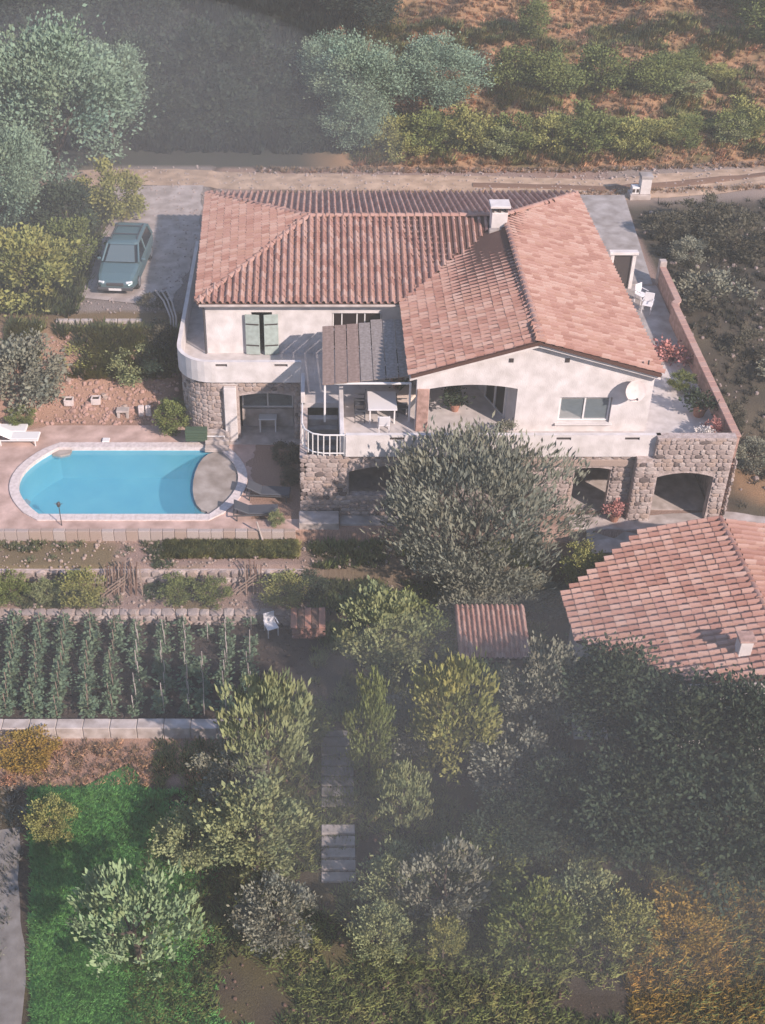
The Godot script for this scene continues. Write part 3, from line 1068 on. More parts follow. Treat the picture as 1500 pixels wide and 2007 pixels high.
# ------------------------------------------------------------------ terraces and walls outside
func build_terraces() -> void:
	# the long garden wall on the right with its pink coping
	var gw := thing("garden_wall", "long pink rendered garden wall running back along the right-hand terrace", "wall", Vector3(17.0, FLOOR, 1.8))
	var line := [Vector3(0.0, 0, 0.3), Vector3(0.02, 0, -11.1), Vector3(0.28, 0, -11.4), Vector3(0.32, 0, -15.0)]
	var st := mb()
	var coping := mb()
	for i in 3:
		var a: Vector3 = line[i]
		var b: Vector3 = line[i + 1]
		var s := (b - a).normalized().cross(Vector3.UP) * 0.11
		slab8(st, [a - s + Vector3.DOWN * 3.3, b - s + Vector3.DOWN * 3.3, b + s + Vector3.DOWN * 3.3, a + s + Vector3.DOWN * 3.3, a - s + Vector3.UP * 0.88, b - s + Vector3.UP * 0.88, b + s + Vector3.UP * 0.88, a + s + Vector3.UP * 0.88])
	piece("wall", st, M.pink_wall, gw)
	for i in 3:
		var a: Vector3 = line[i]
		var b: Vector3 = line[i + 1]
		var n := maxi(1, int(a.distance_to(b) / 0.42))
		for k in n:
			coping = mb()
			var d := (b - a).normalized()
			bx(coping, Vector3.ZERO, Vector3(0.34, 0.08, a.distance_to(b) / n - 0.012), 0.015)
			var o := piece("coping_tile", coping, M["tile_%d" % [[4, 2, 0][rng.randi() % 3]]], gw)
			o.transform = Transform3D(Basis.looking_at(d, Vector3.UP), a.lerp(b, (k + 0.5) / n) + Vector3.UP * (0.92 + rng.randf_range(0, 0.008)))
	box("end_post", 0.15, 0.5, -0.3, 1.25, -15.3, -14.95, M.pale_concrete, gw, 0.02)
	# retaining walls of the garden
	var w := thing("pool_curb", "low pale curb wall along the garden side of the pool deck", "wall", Vector3(-8.0, 0, 3.13))
	for k in 28:
		box("curb_stone", -7.4 + k * 0.512, -7.4 + k * 0.512 + 0.5, -0.5, 0.08 + rng.randf_range(-0.012, 0.012), -0.11, 0.12, M["stone_%d" % [[5, 0, 3][rng.randi() % 3]]], w, 0.02)
	w = thing("retaining_wall", "rough stone retaining wall behind the bushes and stacked stakes", "wall", Vector3(-8.0, 0, 5.0))
	retaining(w, 14.5, -1.3, -0.46, 0.34)
	w = thing("retaining_wall", "rough stone retaining wall above the dark bean beds", "wall", Vector3(-7.5, 0, 6.88))
	retaining(w, 13.6, -1.95, -1.18, 0.3)
	w = thing("garden_edging", "broad pale concrete edging along the near side of the bean beds", "wall", Vector3(-9.5, 0, 12.55))
	for k in 12:
		box("edging_slab", -5.2 + k * 0.99, -5.2 + k * 0.99 + 0.975, -2.3, -1.52 + rng.randf_range(-0.015, 0.015), -0.25, 0.24, M.pale_concrete, w, 0.025)
	w = thing("flower_bed_edging", "low white block edging between the parking area and the bank", "wall", Vector3(-10.8, 3.1, -9.3))
	for k in 7:
		if k != 3:
			box("edging_block", -2.1 + k * 0.6, -2.1 + k * 0.6 + 0.56, -0.3, 0.16, -0.12, 0.12, M.pale_concrete, w, 0.02)
	# the outdoor stair going down through the trees
	var gs := thing("garden_stairs", "two flights of pale concrete steps going down through the lower garden", "stairs", Vector3(0.58, -1.8, 11.9))
	for k in 9:
		box("step", -0.58, 0.58, -1.2, -0.02 - k * 0.055, 0.1 + k * 0.42, 0.1 + k * 0.42 + 0.40, M.dimmed_concrete, gs, 0.02)  # upper flight coloured darker to carry the dimness of foliage and haze
	for k in 5:
		box("step", -0.58, 0.58, -1.5, -0.50 - k * 0.09, 4.6 + k * 0.42, 4.6 + k * 0.42 + 0.38, M.concrete, gs, 0.02)


func retaining(w: Node3D, length: float, y0: float, y1: float, course: float) -> void:
	box("core", -length / 2, length / 2, y0, y1 - 0.06, -0.16, 0.02, M.mortar, w)
	var meshes := [stone_mesh(71), stone_mesh(72), stone_mesh(73)]
	var y := y0
	while y < y1 - 0.05:
		var hgt := minf(course * rng.randf_range(0.85, 1.2), y1 - y + 0.02)
		var x := -length / 2
		while x < length / 2 - 0.15:
			var wd := rng.randf_range(0.3, 0.62)
			var o := part("stone", meshes[rng.randi() % 3], M["stone_%d" % [[0, 1, 3, 2, 5][rng.randi() % 5]]], w)
			o.transform = Transform3D(Basis.from_scale(Vector3(wd * 0.95, hgt * 0.93, rng.randf_range(0.3, 0.42))).rotated(Vector3.BACK, rng.randf_range(-0.06, 0.06)), Vector3(x + wd / 2, y + hgt / 2, -0.04))
			x += wd
		y += hgt


# ------------------------------------------------------------------ the house below and the sheds
func build_lower_house() -> void:
	var h := thing("tiled_outbuilding", "low outbuilding with wide weathered terracotta roof at the lower right", "house")
	var RB := Vector3(15.85, 2.25, 5.1)
	var RF := Vector3(16.25, 2.25, 13.9)
	var plan := [Vector3(15.85, 2.25, 5.1), Vector3(13.0, 0, 5.15), Vector3(9.42, 0, 8.2), Vector3(9.36, 0, 10.75), Vector3(12.7, 0, 13.5), Vector3(16.25, 2.25, 13.9)]
	for i in range(1, 5):
		plan[i].y = 2.25 - 0.19 * (16.0 - plan[i].x)
	var spots := []
	var bed := mb()
	var e0 := Vector3(9.36, 1.0, 5.0)
	roof_plane(spots, bed, e0, e0 + Vector3(0.2, 0.038, 5.0), RB, plan, 5)
	var right := [RF, Vector3(20.6, 1.4, 14.0), Vector3(20.3, 1.4, 5.3), RB]
	roof_plane(spots, bed, Vector3(20.6, 1.4, 14.0), Vector3(20.3, 1.4, 5.3), RB, right, 6)
	var roof := piece("roof", bed, M.roof_bed, h)
	lay_pieces(spots, "roof_tile", M.tile_meshes, "tile", 6, roof)
	ridge_caps(RF, RB, roof, [1, 3, 0, 5])
	var st := mb()
	var corners := [plan[0], plan[1], plan[2], plan[3], plan[4], plan[5], Vector3(20.1, 1.4, 13.6), Vector3(19.9, 1.4, 5.7)]
	var mid := Vector3(15.0, 0, 9.5)
	for i in corners.size():
		var p := []
		for k in 2:
			var c: Vector3 = corners[(i + k) % corners.size()]
			var q := c.lerp(Vector3(mid.x, c.y, mid.z), 0.06)
			p.append(q)
			p.append(q.lerp(Vector3(mid.x, q.y, mid.z), 0.05))
		slab8(st, [Vector3(p[0].x, -3.0, p[0].z), Vector3(p[2].x, -3.0, p[2].z), Vector3(p[3].x, -3.0, p[3].z), Vector3(p[1].x, -3.0, p[1].z), p[0] - Vector3(0, 0.2, 0), p[2] - Vector3(0, 0.2, 0), p[3] - Vector3(0, 0.2, 0), p[1] - Vector3(0, 0.2, 0)])
	piece("wall", st, M.plaster, h)
	var ch := box("chimney", 14.55, 15.0, 1.6, 2.75, 12.3, 12.75, M.plaster, h, 0.02)
	box("cap", 14.48, 15.07, 2.75, 2.83, 12.23, 12.82, M.pink_wall, ch, 0.02)
	var gut := mb()
	tube(gut, [Vector3(12.6, 1.5, 13.62), Vector3(16.3, 2.1, 14.05)], [0.07], 8)
	piece("gutter", gut, M.pale_concrete, h)
	# the little tiled shed among the trees
	var s := thing("garden_shed", "small shed with a patch of terracotta roof between the trees", "shed", Vector3(6.4, -1.9, 9.5))
	bed = mb()
	spots = []
	var o := [Vector3(-1.25, 1.85, 1.15), Vector3(1.3, 1.85, 1.15), Vector3(1.3, 2.25, -1.15), Vector3(-1.25, 2.25, -1.15)]
	roof_plane(spots, bed, o[0], o[1], o[3], o, 7, 0.62)
	var sr := piece("roof", bed, M.roof_bed, s)
	lay_pieces(spots, "roof_tile", M.tile_meshes, "tile", 6, sr)
	st = mb()
	wall_with_holes(st, -1.15, 1.2, -0.4, 1.68, 0.9, 1.02, [[-0.3, 0.6, -0.2, 1.5]])
	bx(st, Vector3(0.02, 0.7, -0.96), Vector3(2.35, 2.6, 0.12))
	for x in [-1.09, 1.14]:
		bx(st, Vector3(x, 0.65, -0.01), Vector3(0.12, 2.1, 1.77))
	piece("wall", st, M.pink_wall, s)
	box("door", -0.28, 0.58, -0.2, 1.48, 0.93, 0.98, M.wood, s)
	# the small plank store beside the stair
	var k := thing("brick_store", "small red brick store with a plank lid beside the bean beds", "shed", Vector3(-0.55, -1.85, 7.35))
	for r in 4:
		for c in 4:
			var off := 0.0 if r % 2 == 0 else 0.12
			box("brick", -0.62 + c * 0.31 + off, -0.62 + c * 0.31 + 0.29 + off, r * 0.17, r * 0.17 + 0.155, 0.32, 0.44, M["tile_%d" % [[1, 3, 5][rng.randi() % 3]]], k, 0.01)
	box("core", -0.6, 0.62, 0.0, 0.68, -0.4, 0.31, M.terracotta, k)
	for c in 5:
		var lid := mb()
		bx(lid, Vector3(-0.54 + c * 0.28, 0.79 + rng.randf_range(-0.01, 0.01), 0.0), Vector3(0.26, 0.045, 1.05), 0.008, Basis(Vector3.RIGHT, 0.16))
		piece("plank", lid, M["wood" if c % 2 else "terracotta"], k)
	# a pale sheet-roofed hutch deep in the trees
	var hu := thing("hutch", "little hutch with pale corrugated roof under the dark trees", "shed", Vector3(9.7, -2.1, 13.1))
	box("body", -0.5, 0.5, -0.3, 0.95, -0.4, 0.4, M.pale_wood, hu, 0.02)
	st = mb()
	for c in 9:
		bx(st, Vector3(-0.56 + c * 0.14, 1.05, 0.0), Vector3(0.1, 0.05, 1.1), 0.015, Basis(Vector3.RIGHT, 0.2))
	bx(st, Vector3(0, 1.02, 0), Vector3(1.24, 0.02, 1.08), 0.0, Basis(Vector3.RIGHT, 0.2))
	piece("roof_sheet", st, M.plaster, hu)


# ------------------------------------------------------------------ the pool
func pool_outline(grow: float) -> Array:
	var pts := []
	var x0 := -12.1
	var x1 := -4.8
	for k in 15:
		pts.append(Vector2(lerpf(x1, x0, k / 14.0), -2.975 - grow))
	for k in range(1, 14):
		var z := lerpf(-2.975, 2.025, k / 14.0)
		var n := Vector2(-1.3, 0.0) if k == 7 else Vector2(-1.0, 2.0 * 1.3 * ((z + 0.475) / 2.5) / 2.5 * 1.0)
		n = n.normalized()
		pts.append(Vector2(x0 - pool_bulge(z, 1.3), z) + n * grow)
	for k in 15:
		pts.append(Vector2(lerpf(x0, x1, k / 14.0), 2.025 + grow))
	for k in range(1, 14):
		var z := lerpf(2.025, -2.975, k / 14.0)
		var n := Vector2(1.0, 2.0 * 1.1 * ((z + 0.475) / 2.5) / 2.5).normalized()
		pts.append(Vector2(x1 + pool_bulge(z, 1.1), z) + n * grow)
	return pts


func build_pool() -> void:
	var p := thing("swimming_pool", "blue swimming pool with rounded ends and white stone coping", "pool", Vector3(-8.45, 0, -0.475))
	var off := Vector3(8.45, 0, 0.475)
	var inner := pool_outline(0.0)
	var outer := pool_outline(0.42)
	var n := inner.size()
	for i in n:
		var j := (i + 1) % n
		var a: Vector2 = inner[i]
		var b: Vector2 = inner[j]
		var c: Vector2 = outer[j]
		var d: Vector2 = outer[i]
		var m := (a + b + c + d) / 4.0
		var st := mb()
		var q := []
		for y in [-0.12, 0.085 + rng.randf_range(0, 0.006)]:
			for v: Vector2 in [a, b, c, d]:
				var w := m + (v - m) * 0.985
				q.append(Vector3(w.x, y, w.y) + off)
		slab8(st, q)
		piece("coping_stone", st, M.pool_stone, p)
	var shell := mb()
	var plan := []
	for v: Vector2 in inner:
		plan.append(Vector3(v.x, 0, v.y))
	for i in n:
		var a: Vector3 = plan[i] + off
		var b: Vector3 = plan[(i + 1) % n] + off
		face(shell, [a + Vector3.DOWN * 0.1, b + Vector3.DOWN * 0.1, b + Vector3.DOWN * 1.7, a + Vector3.DOWN * 1.7], (a + b) * 0.7)
	var floor_pts := []
	for v: Vector2 in inner:
		floor_pts.append([v.x + off.x, v.y + off.z])
	extrude(shell, floor_pts, -1.8, -1.68)
	piece("basin", shell, M.pool_paint, p)
	# the dry sun shelf at the right end and the little corner step at the left
	var shelf := []
	for i in n:
		var v: Vector2 = inner[i]
		if v.x > -5.0 or (v.x > -5.2 and absf(v.y + 0.475) > 2.4):
			shelf.append([v.x + off.x, v.y + off.z, v.y])
	shelf.sort_custom(func(s, t): return s[2] > t[2])
	var edge := []
	for s in shelf:
		edge.append([s[0] + 0.004, s[1]])
	for k in 11:
		var t := PI * (0.5 + k / 10.0)
		edge.append([-4.95 + 0.75 * cos(t) * (1.0 if k > 0 and k < 10 else 0.6) + off.x, -0.475 - 2.2 * sin(t) * -1.0 * -1.0 + off.z])
	var st := mb()
	extrude(st, edge, -1.68, 0.0)
	piece("sun_shelf", st, M.beach, p)
	st = mb()
	extrude(st, [[-12.05 + off.x, -2.95 + off.z], [-11.5 + off.x, -2.97 + off.z], [-11.55 + off.x, -2.68 + off.z], [-11.95 + off.x, -2.5 + off.z], [-12.35 + off.x, -2.62 + off.z]], -0.22, -0.04)
	piece("corner_step", st, M.beach, p)
	st = mb()
	var tris := Geometry2D.triangulate_polygon(PackedVector2Array(inner))
	for i in range(0, tris.size(), 3):
		var t := []
		for k in 3:
			t.append(Vector3(inner[tris[i + k]].x, -0.13, inner[tris[i + k]].y) + off)
		face(st, t, Vector3(0, -20, 0))
	piece("water", st, M.water, p)
	for x in [-10.0, -5.9]:
		box("skimmer_lid", x - 0.17 + off.x, x + 0.17 + off.x, 0.02, 0.11, -3.75 + off.z, -3.42 + off.z, M.white_paint, p, 0.02)
	# the frame of a ladder
	st = mb()
	for z in [-3.35, -3.0]:
		tube(st, [Vector3(-4.45, 0.0, z - 0.2) + off, Vector3(-4.45, 0.55, z - 0.2) + off, Vector3(-5.3, 0.55, z - 0.2) + off], [0.03], 6)
	piece("handrail", st, M.white_paint, p)


# ------------------------------------------------------------------ foliage
func leaf_cloud(sd: int, n: int, R: Vector3, clumps: int, cr: float, ll: float, lw: float, rise := 0.3, dome := 0.35) -> ArrayMesh:
	# leaves in clumps through an ellipsoid about the origin; dome: how much of the underside stays
	var r := RandomNumberGenerator.new()
	r.seed = sd
	var mids := []
	var tints := []
	while mids.size() < clumps:
		var d := Vector3(r.randfn(), r.randfn(), r.randfn()).normalized()
		if d.y < -0.2 and r.randf() > dome:
			continue
		mids.append(d * R * (0.36 + 0.62 * pow(r.randf(), 0.6)))
		var t := r.randf_range(0.72, 1.22)
		var warm := r.randf_range(-0.09, 0.09)
		tints.append(Color(t * (1.0 + warm), t, t * (1.0 - warm)))
	var vs := PackedVector3Array()
	var ns := PackedVector3Array()
	var cs := PackedColorArray()
	vs.resize(n * 6)
	ns.resize(n * 6)
	cs.resize(n * 6)
	for i in n:
		var k := r.randi() % clumps
		var p: Vector3 = mids[k] + Vector3(r.randfn(), r.randfn() * 0.8, r.randfn()) * cr * 0.55
		var out := (p / R).normalized()
		var a := (out * 0.7 + Vector3(r.randf_range(-1, 1), r.randf_range(-1, 1) + rise * 2.0, r.randf_range(-1, 1)) * 0.8).normalized()
		var s := a.cross(Vector3(r.randf_range(-1, 1), r.randf_range(-1, 1), r.randf_range(-1, 1)) + out * 0.3).normalized()
		var f := 0.5 + 1.0 * r.randf() * r.randf_range(0.5, 1.2)
		var l := ll * 1.06 * f
		var w := lw * f * 0.5
		var b := p + a * l * 0.5 + s * w
		var c := p + a * l
		var d := p + a * l * 0.5 - s * w
		var nn := (b - p).cross(d - p).normalized()
		if nn.dot(out + Vector3.UP * 0.5) < 0.0:
			nn = -nn
			var h := b
			b = d
			d = h
		var v := r.randf_range(0.82, 1.18)
		var col: Color = tints[k]
		col = Color(col.r * v, col.g * v, col.b * v)
		var o := i * 6
		vs[o] = p
		vs[o + 1] = c
		vs[o + 2] = b
		vs[o + 3] = p
		vs[o + 4] = d
		vs[o + 5] = c
		for q in 6:
			ns[o + q] = nn
			cs[o + q] = col
	var arr := []
	arr.resize(Mesh.ARRAY_MAX)
	arr[Mesh.ARRAY_VERTEX] = vs
	arr[Mesh.ARRAY_NORMAL] = ns
	arr[Mesh.ARRAY_COLOR] = cs
	var m := ArrayMesh.new()
	m.add_surface_from_arrays(Mesh.PRIMITIVE_TRIANGLES, arr)
	return m


func trunk_mesh(sd: int, height: float, spread: Vector3, thick: float, limbs: int) -> ArrayMesh:
	# from the ground up to the crown's centre at height, with limbs reaching into the crown
	var r := RandomNumberGenerator.new()
	r.seed = sd
	var st := mb()
	var lean := Vector3(r.randf_range(-0.15, 0.15), 0, r.randf_range(-0.15, 0.15))
	tube(st, [Vector3(0, -0.5, 0), Vector3(0, height * 0.3, 0) + lean * 0.5, Vector3(0, height * 0.7, 0) + lean, Vector3(0, height + spread.y * 0.35, 0)], [thick * 1.3, thick, thick * 0.75, thick * 0.25], 7)
	for i in limbs:
		var t := TAU * (i + r.randf_range(-0.2, 0.2)) / limbs
		var from := Vector3(0, height * r.randf_range(0.45, 0.85), 0) + lean * 0.7
		var to := Vector3(cos(t) * spread.x * 0.62, height + r.randf_range(-0.15, 0.6) * spread.y, sin(t) * spread.z * 0.62)
		tube(st, [from, from.lerp(to, 0.5) + Vector3(0, -0.12, 0), to], [thick * 0.5, thick * 0.32, thick * 0.1], 5)
	return st.commit()


var crowns := {}


func crown_of(kind: String, variant: int) -> ArrayMesh:
	# crowns of unit radius, two to a kind, shared by all the trees of that kind
	var key := "%s_%d" % [kind, variant]
	if not crowns.has(key):
		var sd := hash(key) % 100000
		var one := Vector3.ONE
		match kind:
			"broad": crowns[key] = leaf_cloud(sd, 24000, one, 60, 0.24, 0.048, 0.030, 0.2)
			"wood": crowns[key] = leaf_cloud(sd, 8000, one, 40, 0.30, 0.085, 0.055, 0.2, 0.6)
			"shrub": crowns[key] = leaf_cloud(sd, 6000, one, 44, 0.23, 0.095, 0.06, 0.3, 0.7)
			"olive": crowns[key] = leaf_cloud(sd, 17000, one, 150, 0.17, 0.085, 0.021, 1.1, 0.6)
			"fruit": crowns[key] = leaf_cloud(sd, 5200, one, 60, 0.21, 0.105, 0.055, 0.6, 0.8)
			"sprig": crowns[key] = leaf_cloud(sd, 3200, one, 80, 0.13, 0.13, 0.05, 1.0, 0.5)
			"dense": crowns[key] = leaf_cloud(sd, 11000, one, 46, 0.30, 0.080, 0.048, 0.1)
			"small": crowns[key] = leaf_cloud(sd, 700, one, 12, 0.42, 0.26, 0.16, 0.5, 0.9)
	return crowns[key]


func tree(called: String, label: String, category: String, kind: String, m: String, mid: Vector3, R: Vector3, group := "", limbs := 5) -> Node3D:
	# mid: the centre of its crown
	var base := Vector3(mid.x, level(mid.x, mid.z), mid.z)
	if base.y > mid.y - 0.3 * R.y:
		base.y = mid.y - 0.3 * R.y
	var t := thing(called, label, category, base, 0.0, group)
	var c := part("crown", crown_of(kind, rng.randi() % 2), M[m], t)
	c.position = Vector3(0, mid.y - base.y, 0)
	c.basis = Basis.from_scale(R) * Basis(Vector3.UP, rng.randf() * TAU)
	if limbs > 0:
		part("trunk", trunk_mesh(rng.randi(), mid.y - base.y, R, clampf(R.x * 0.055, 0.03, 0.2), limbs), M.bark, t)
	return t


func build_plants() -> void:
	var far := "trees and shrubs on the slope behind the track"
	# tall trees at the upper left
	for a in [["tall pale green tree filling the upper left corner", -15.1, 8.3, -23.7, 4.7, 4.5], ["pale green tree at the left edge above the parked car", -17.4, 6.6, -17.8, 3.0, 3.3], ["pale tree at the top left, just right of the tallest tree", -12.9, 7.6, -30.5, 2.4, 2.4]]:
		tree("broad_tree", a[0], "tree", "broad", "leaf_teal", Vector3(a[1], a[2], a[3]), Vector3(a[4], a[5], a[4]), "tall pale trees at the upper left", 6)
	for a in [["yellow green bush spreading left of the parked car", -14.8, 4.6, -11.9, 2.4, 2.1, "leaf_yellow"], ["yellow green bush beside the track behind the parked car", -11.7, 4.6, -21.0, 1.8, 1.7, "leaf_yellow"], ["dull green bush between the car and the left edge", -13.3, 4.3, -15.4, 1.6, 1.5, "leaf_mid"], ["dark shrub in the shade under the tall pale tree", -13.6, 5.2, -17.6, 1.9, 1.6, "leaf_dark"]]:
		tree("shrub", a[0], "shrub", "shrub", a[6], Vector3(a[1], a[2], a[3]), Vector3(a[4], a[5], a[4]), "bushes beside the parking area", 4)
	# pale trees at the top centre
	for a in [["broad pale grey-green tree above the roof ridge, tallest of the top centre group", 2.2, 6.9, -33.0, 3.0, 2.5], ["pale grey-green tree right of the top centre group", 7.3, 7.2, -34.0, 2.9, 2.0], ["lower pale tree reaching down towards the track above the roof", 2.2, 4.9, -31.5, 2.2, 2.0], ["pale tree behind the top centre group, on its left", 0.4, 6.8, -36.0, 2.0, 2.0]]:
		tree("broad_tree", a[0], "tree", "broad", "leaf_teal", Vector3(a[1], a[2], a[3]), Vector3(a[4], a[5], a[4]), far, 5)
	# the dark wood between them
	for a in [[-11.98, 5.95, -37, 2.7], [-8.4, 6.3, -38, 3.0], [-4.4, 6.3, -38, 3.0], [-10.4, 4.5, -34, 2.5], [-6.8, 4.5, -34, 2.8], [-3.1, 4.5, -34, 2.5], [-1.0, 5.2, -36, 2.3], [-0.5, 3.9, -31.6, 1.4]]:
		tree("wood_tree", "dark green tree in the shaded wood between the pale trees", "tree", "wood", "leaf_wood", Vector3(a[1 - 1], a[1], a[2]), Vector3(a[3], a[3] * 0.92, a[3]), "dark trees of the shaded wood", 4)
	# trees and shrubs of the dry slope on the right
	for a in [["dark green tree at the top edge, nearest the pale trees", 12.8, 6.1, -38.0, 1.7], ["dark green tree at the top edge, second from the pale trees", 15.3, 5.9, -37.0, 1.8], ["dark green tree at the top edge, third from the pale trees", 18.5, 5.8, -38.0, 2.0], ["dark green tree at the top edge beside the bare red slope", 22.0, 5.8, -37.0, 1.7], ["thin dark tree at the top edge on the red slope", 24.5, 5.8, -39.0, 1.3]]:
		tree("slope_tree", a[0], "tree", "wood", "leaf_mid", Vector3(a[1], a[2], a[3]), Vector3(a[4], a[4] * 0.85, a[4]), far, 4)
	var where := ["nearest the pale trees", "second from the pale trees", "third from the pale trees", "above the chimney", "right of the chimney", "largest of the row behind the track", "above the gate pillar", "at the right edge behind the track", "lowest at the verge of the track", "right of the largest in the row"]
	var i := 0
	for a in [[4.1, 4.1, -30.9, 1.6], [6.7, 4.3, -31.0, 1.8], [9.2, 4.4, -31.0, 1.7], [11.7, 4.3, -31.0, 1.6], [14.3, 4.3, -31.0, 1.5], [16.5, 4.4, -31.0, 1.9], [19.4, 4.0, -31.0, 1.5], [26.5, 4.7, -32.0, 1.6], [5.4, 3.5, -29.8, 1.2], [23.4, 4.1, -32.0, 1.3]]:
		tree("slope_shrub", "yellow green shrub of the dry slope, " + where[i], "shrub", "shrub", ["leaf_yellow", "leaf_mid", "leaf_yellow", "leaf_mid"][i % 4] if i != 7 else "leaf_yellow", Vector3(a[0], a[1], a[2]), Vector3(a[3], a[3] * 0.85, a[3]), far, 3)
		i += 1
	var strip := ["just above the dry verge", "between the larger shrubs", "on the upper terrace", "beside the bare red patch"]
	for k in 30:
		var s := rng.randf_range(0.7, 1.25)
		var x := rng.randf_range(3.0, 27.0)
		var z := rng.randf_range(-32.0, -30.4) if k % 3 < 2 else rng.randf_range(-39.0, -36.0)
		tree("slope_scrub", "loose green scrub on the dry slope %s" % strip[k % 4], "shrub", "shrub", ["leaf_mid", "leaf_yellow", "leaf_mid", "leaf_fruit"][k % 4], Vector3(x, level(x, z) + s * 0.45, z), Vector3(s * 1.25, s * 0.8, s), "loose scrub on the dry slope", 0)
	# the far slope, up past the edge of the picture
	var r := RandomNumberGenerator.new()
	r.seed = 77
	for k in 46:
		var x := r.randf_range(-26.0, 36.0)
		var z := r.randf_range(-62.0, -42.0)
		var s := r.randf_range(1.8, 3.2)
		if x > 12.0:
			s *= 0.7
		tree("far_tree", "distant tree on the upper slope along the top edge", "tree", "wood", "leaf_wood" if x < 8.0 else "leaf_mid", Vector3(x, level(x, z) + s * 0.9, z), Vector3(s, s, s), "distant trees on the upper slope", 0 if k > 60 else 3)
	# scrub on the slope right of the house
	where = ["facing the middle of the pink wall", "beside the top of the paved path", "at the right edge below the track", "at the right edge, beside the wall's lower half", "against the wall near the stone corner", "near the end post of the pink wall", "at the right edge behind the stone corner", "uppermost, just below the track"]
	i = 0
	for a in [[19.9, 2.9, -12.2, 1.9, "leaf_grey"], [18.9, 3.8, -18.6, 1.2, "leaf_scrub"], [21.9, 3.9, -16.7, 1.8, "leaf_scrub"], [20.4, 2.4, -8.0, 1.4, "leaf_scrub"], [18.4, 1.6, -3.3, 0.9, "leaf_scrub"], [19.4, 3.7, -15.9, 1.0, "leaf_grey"], [19.3, 1.0, -1.1, 1.0, "leaf_grey"], [21.1, 4.1, -19.4, 1.4, "leaf_scrub"]]:
		tree("scrub_bush", "dry grey-brown bush on the dark slope, " + where[i], "shrub", "shrub", a[4], Vector3(a[0], a[1], a[2]), Vector3(a[3], a[3] * 0.7, a[3]), "bushes on the dark slope right of the house", 3)
		i += 1
	for k in 13:
		var x := r.randf_range(18.6, 34.0)
		var z := r.randf_range(-22.0, 0.0)
		var s := r.randf_range(0.5, 1.1)
		tree("scrub_bush", "low dry bush scattered on the dark slope", "shrub", "small", ["leaf_scrub", "leaf_scrub", "leaf_grey"][k % 3], Vector3(x, level(x, z) + s * 0.4, z), Vector3(s, s * 0.6, s), "low bushes scattered on the dark slope", 0)
	# the bank above the pool
	for a in [["yellow green bush in the middle of the red bank", -11.3, 1.9, -8.3, 1.4, 0.7, "leaf_yellow"], ["olive green bush on the red bank beside the house", -9.1, 1.8, -7.8, 1.5, 0.8, "leaf_fruit"], ["large grey-green bush at the left edge above the pool", -14.3, 2.1, -6.3, 2.0, 1.7, "leaf_grey"], ["reddish brown bush against the house wall on the bank", -7.7, 2.6, -8.8, 0.9, 0.9, "leaf_scrub"], ["little green bush at the left edge beside the sunbeds", -14.2, 0.5, -4.9, 0.7, 0.4, "leaf_mid"], ["dark green bush at the foot of the stone wall", -6.9, 0.8, -4.5, 0.9, 0.75, "leaf_mid"], ["reddish brown bush against the pool side of the terrace wall, far one", -1.6, 0.4, -1.9, 0.7, 0.6, "leaf_scrub"], ["reddish brown bush against the pool side of the terrace wall, near one", -1.4, 0.3, -0.3, 0.5, 0.45, "leaf_scrub"], ["small bush beside the white handrail", -8.2, 3.3, -10.8, 0.8, 0.6, "leaf_scrub"]]:
		tree("bank_bush", a[0], "shrub", "shrub", a[6], Vector3(a[1], a[2], a[3]), Vector3(a[4], a[5], a[4]), "bushes on the red bank", 3)
	# the tree before the terrace
	tree("silver_tree", "big silvery green tree standing before the terrace, hiding the stone arches", "tree", "olive", "leaf_olive", Vector3(6.35, 2.45, 5.0), Vector3(4.15, 3.1, 3.4), "", 9)
	tree("shrub", "yellow green shrub at the right foot of the big silvery tree", "shrub", "fruit", "leaf_yellow", Vector3(10.5, 0.4, 5.9), Vector3(1.0, 0.9, 1.0), "", 3)
	tree("shrub", "grey-green thicket below the big silvery tree", "shrub", "olive", "leaf_grey", Vector3(7.4, -0.4, 7.0), Vector3(2.6, 1.1, 1.2), "", 5)
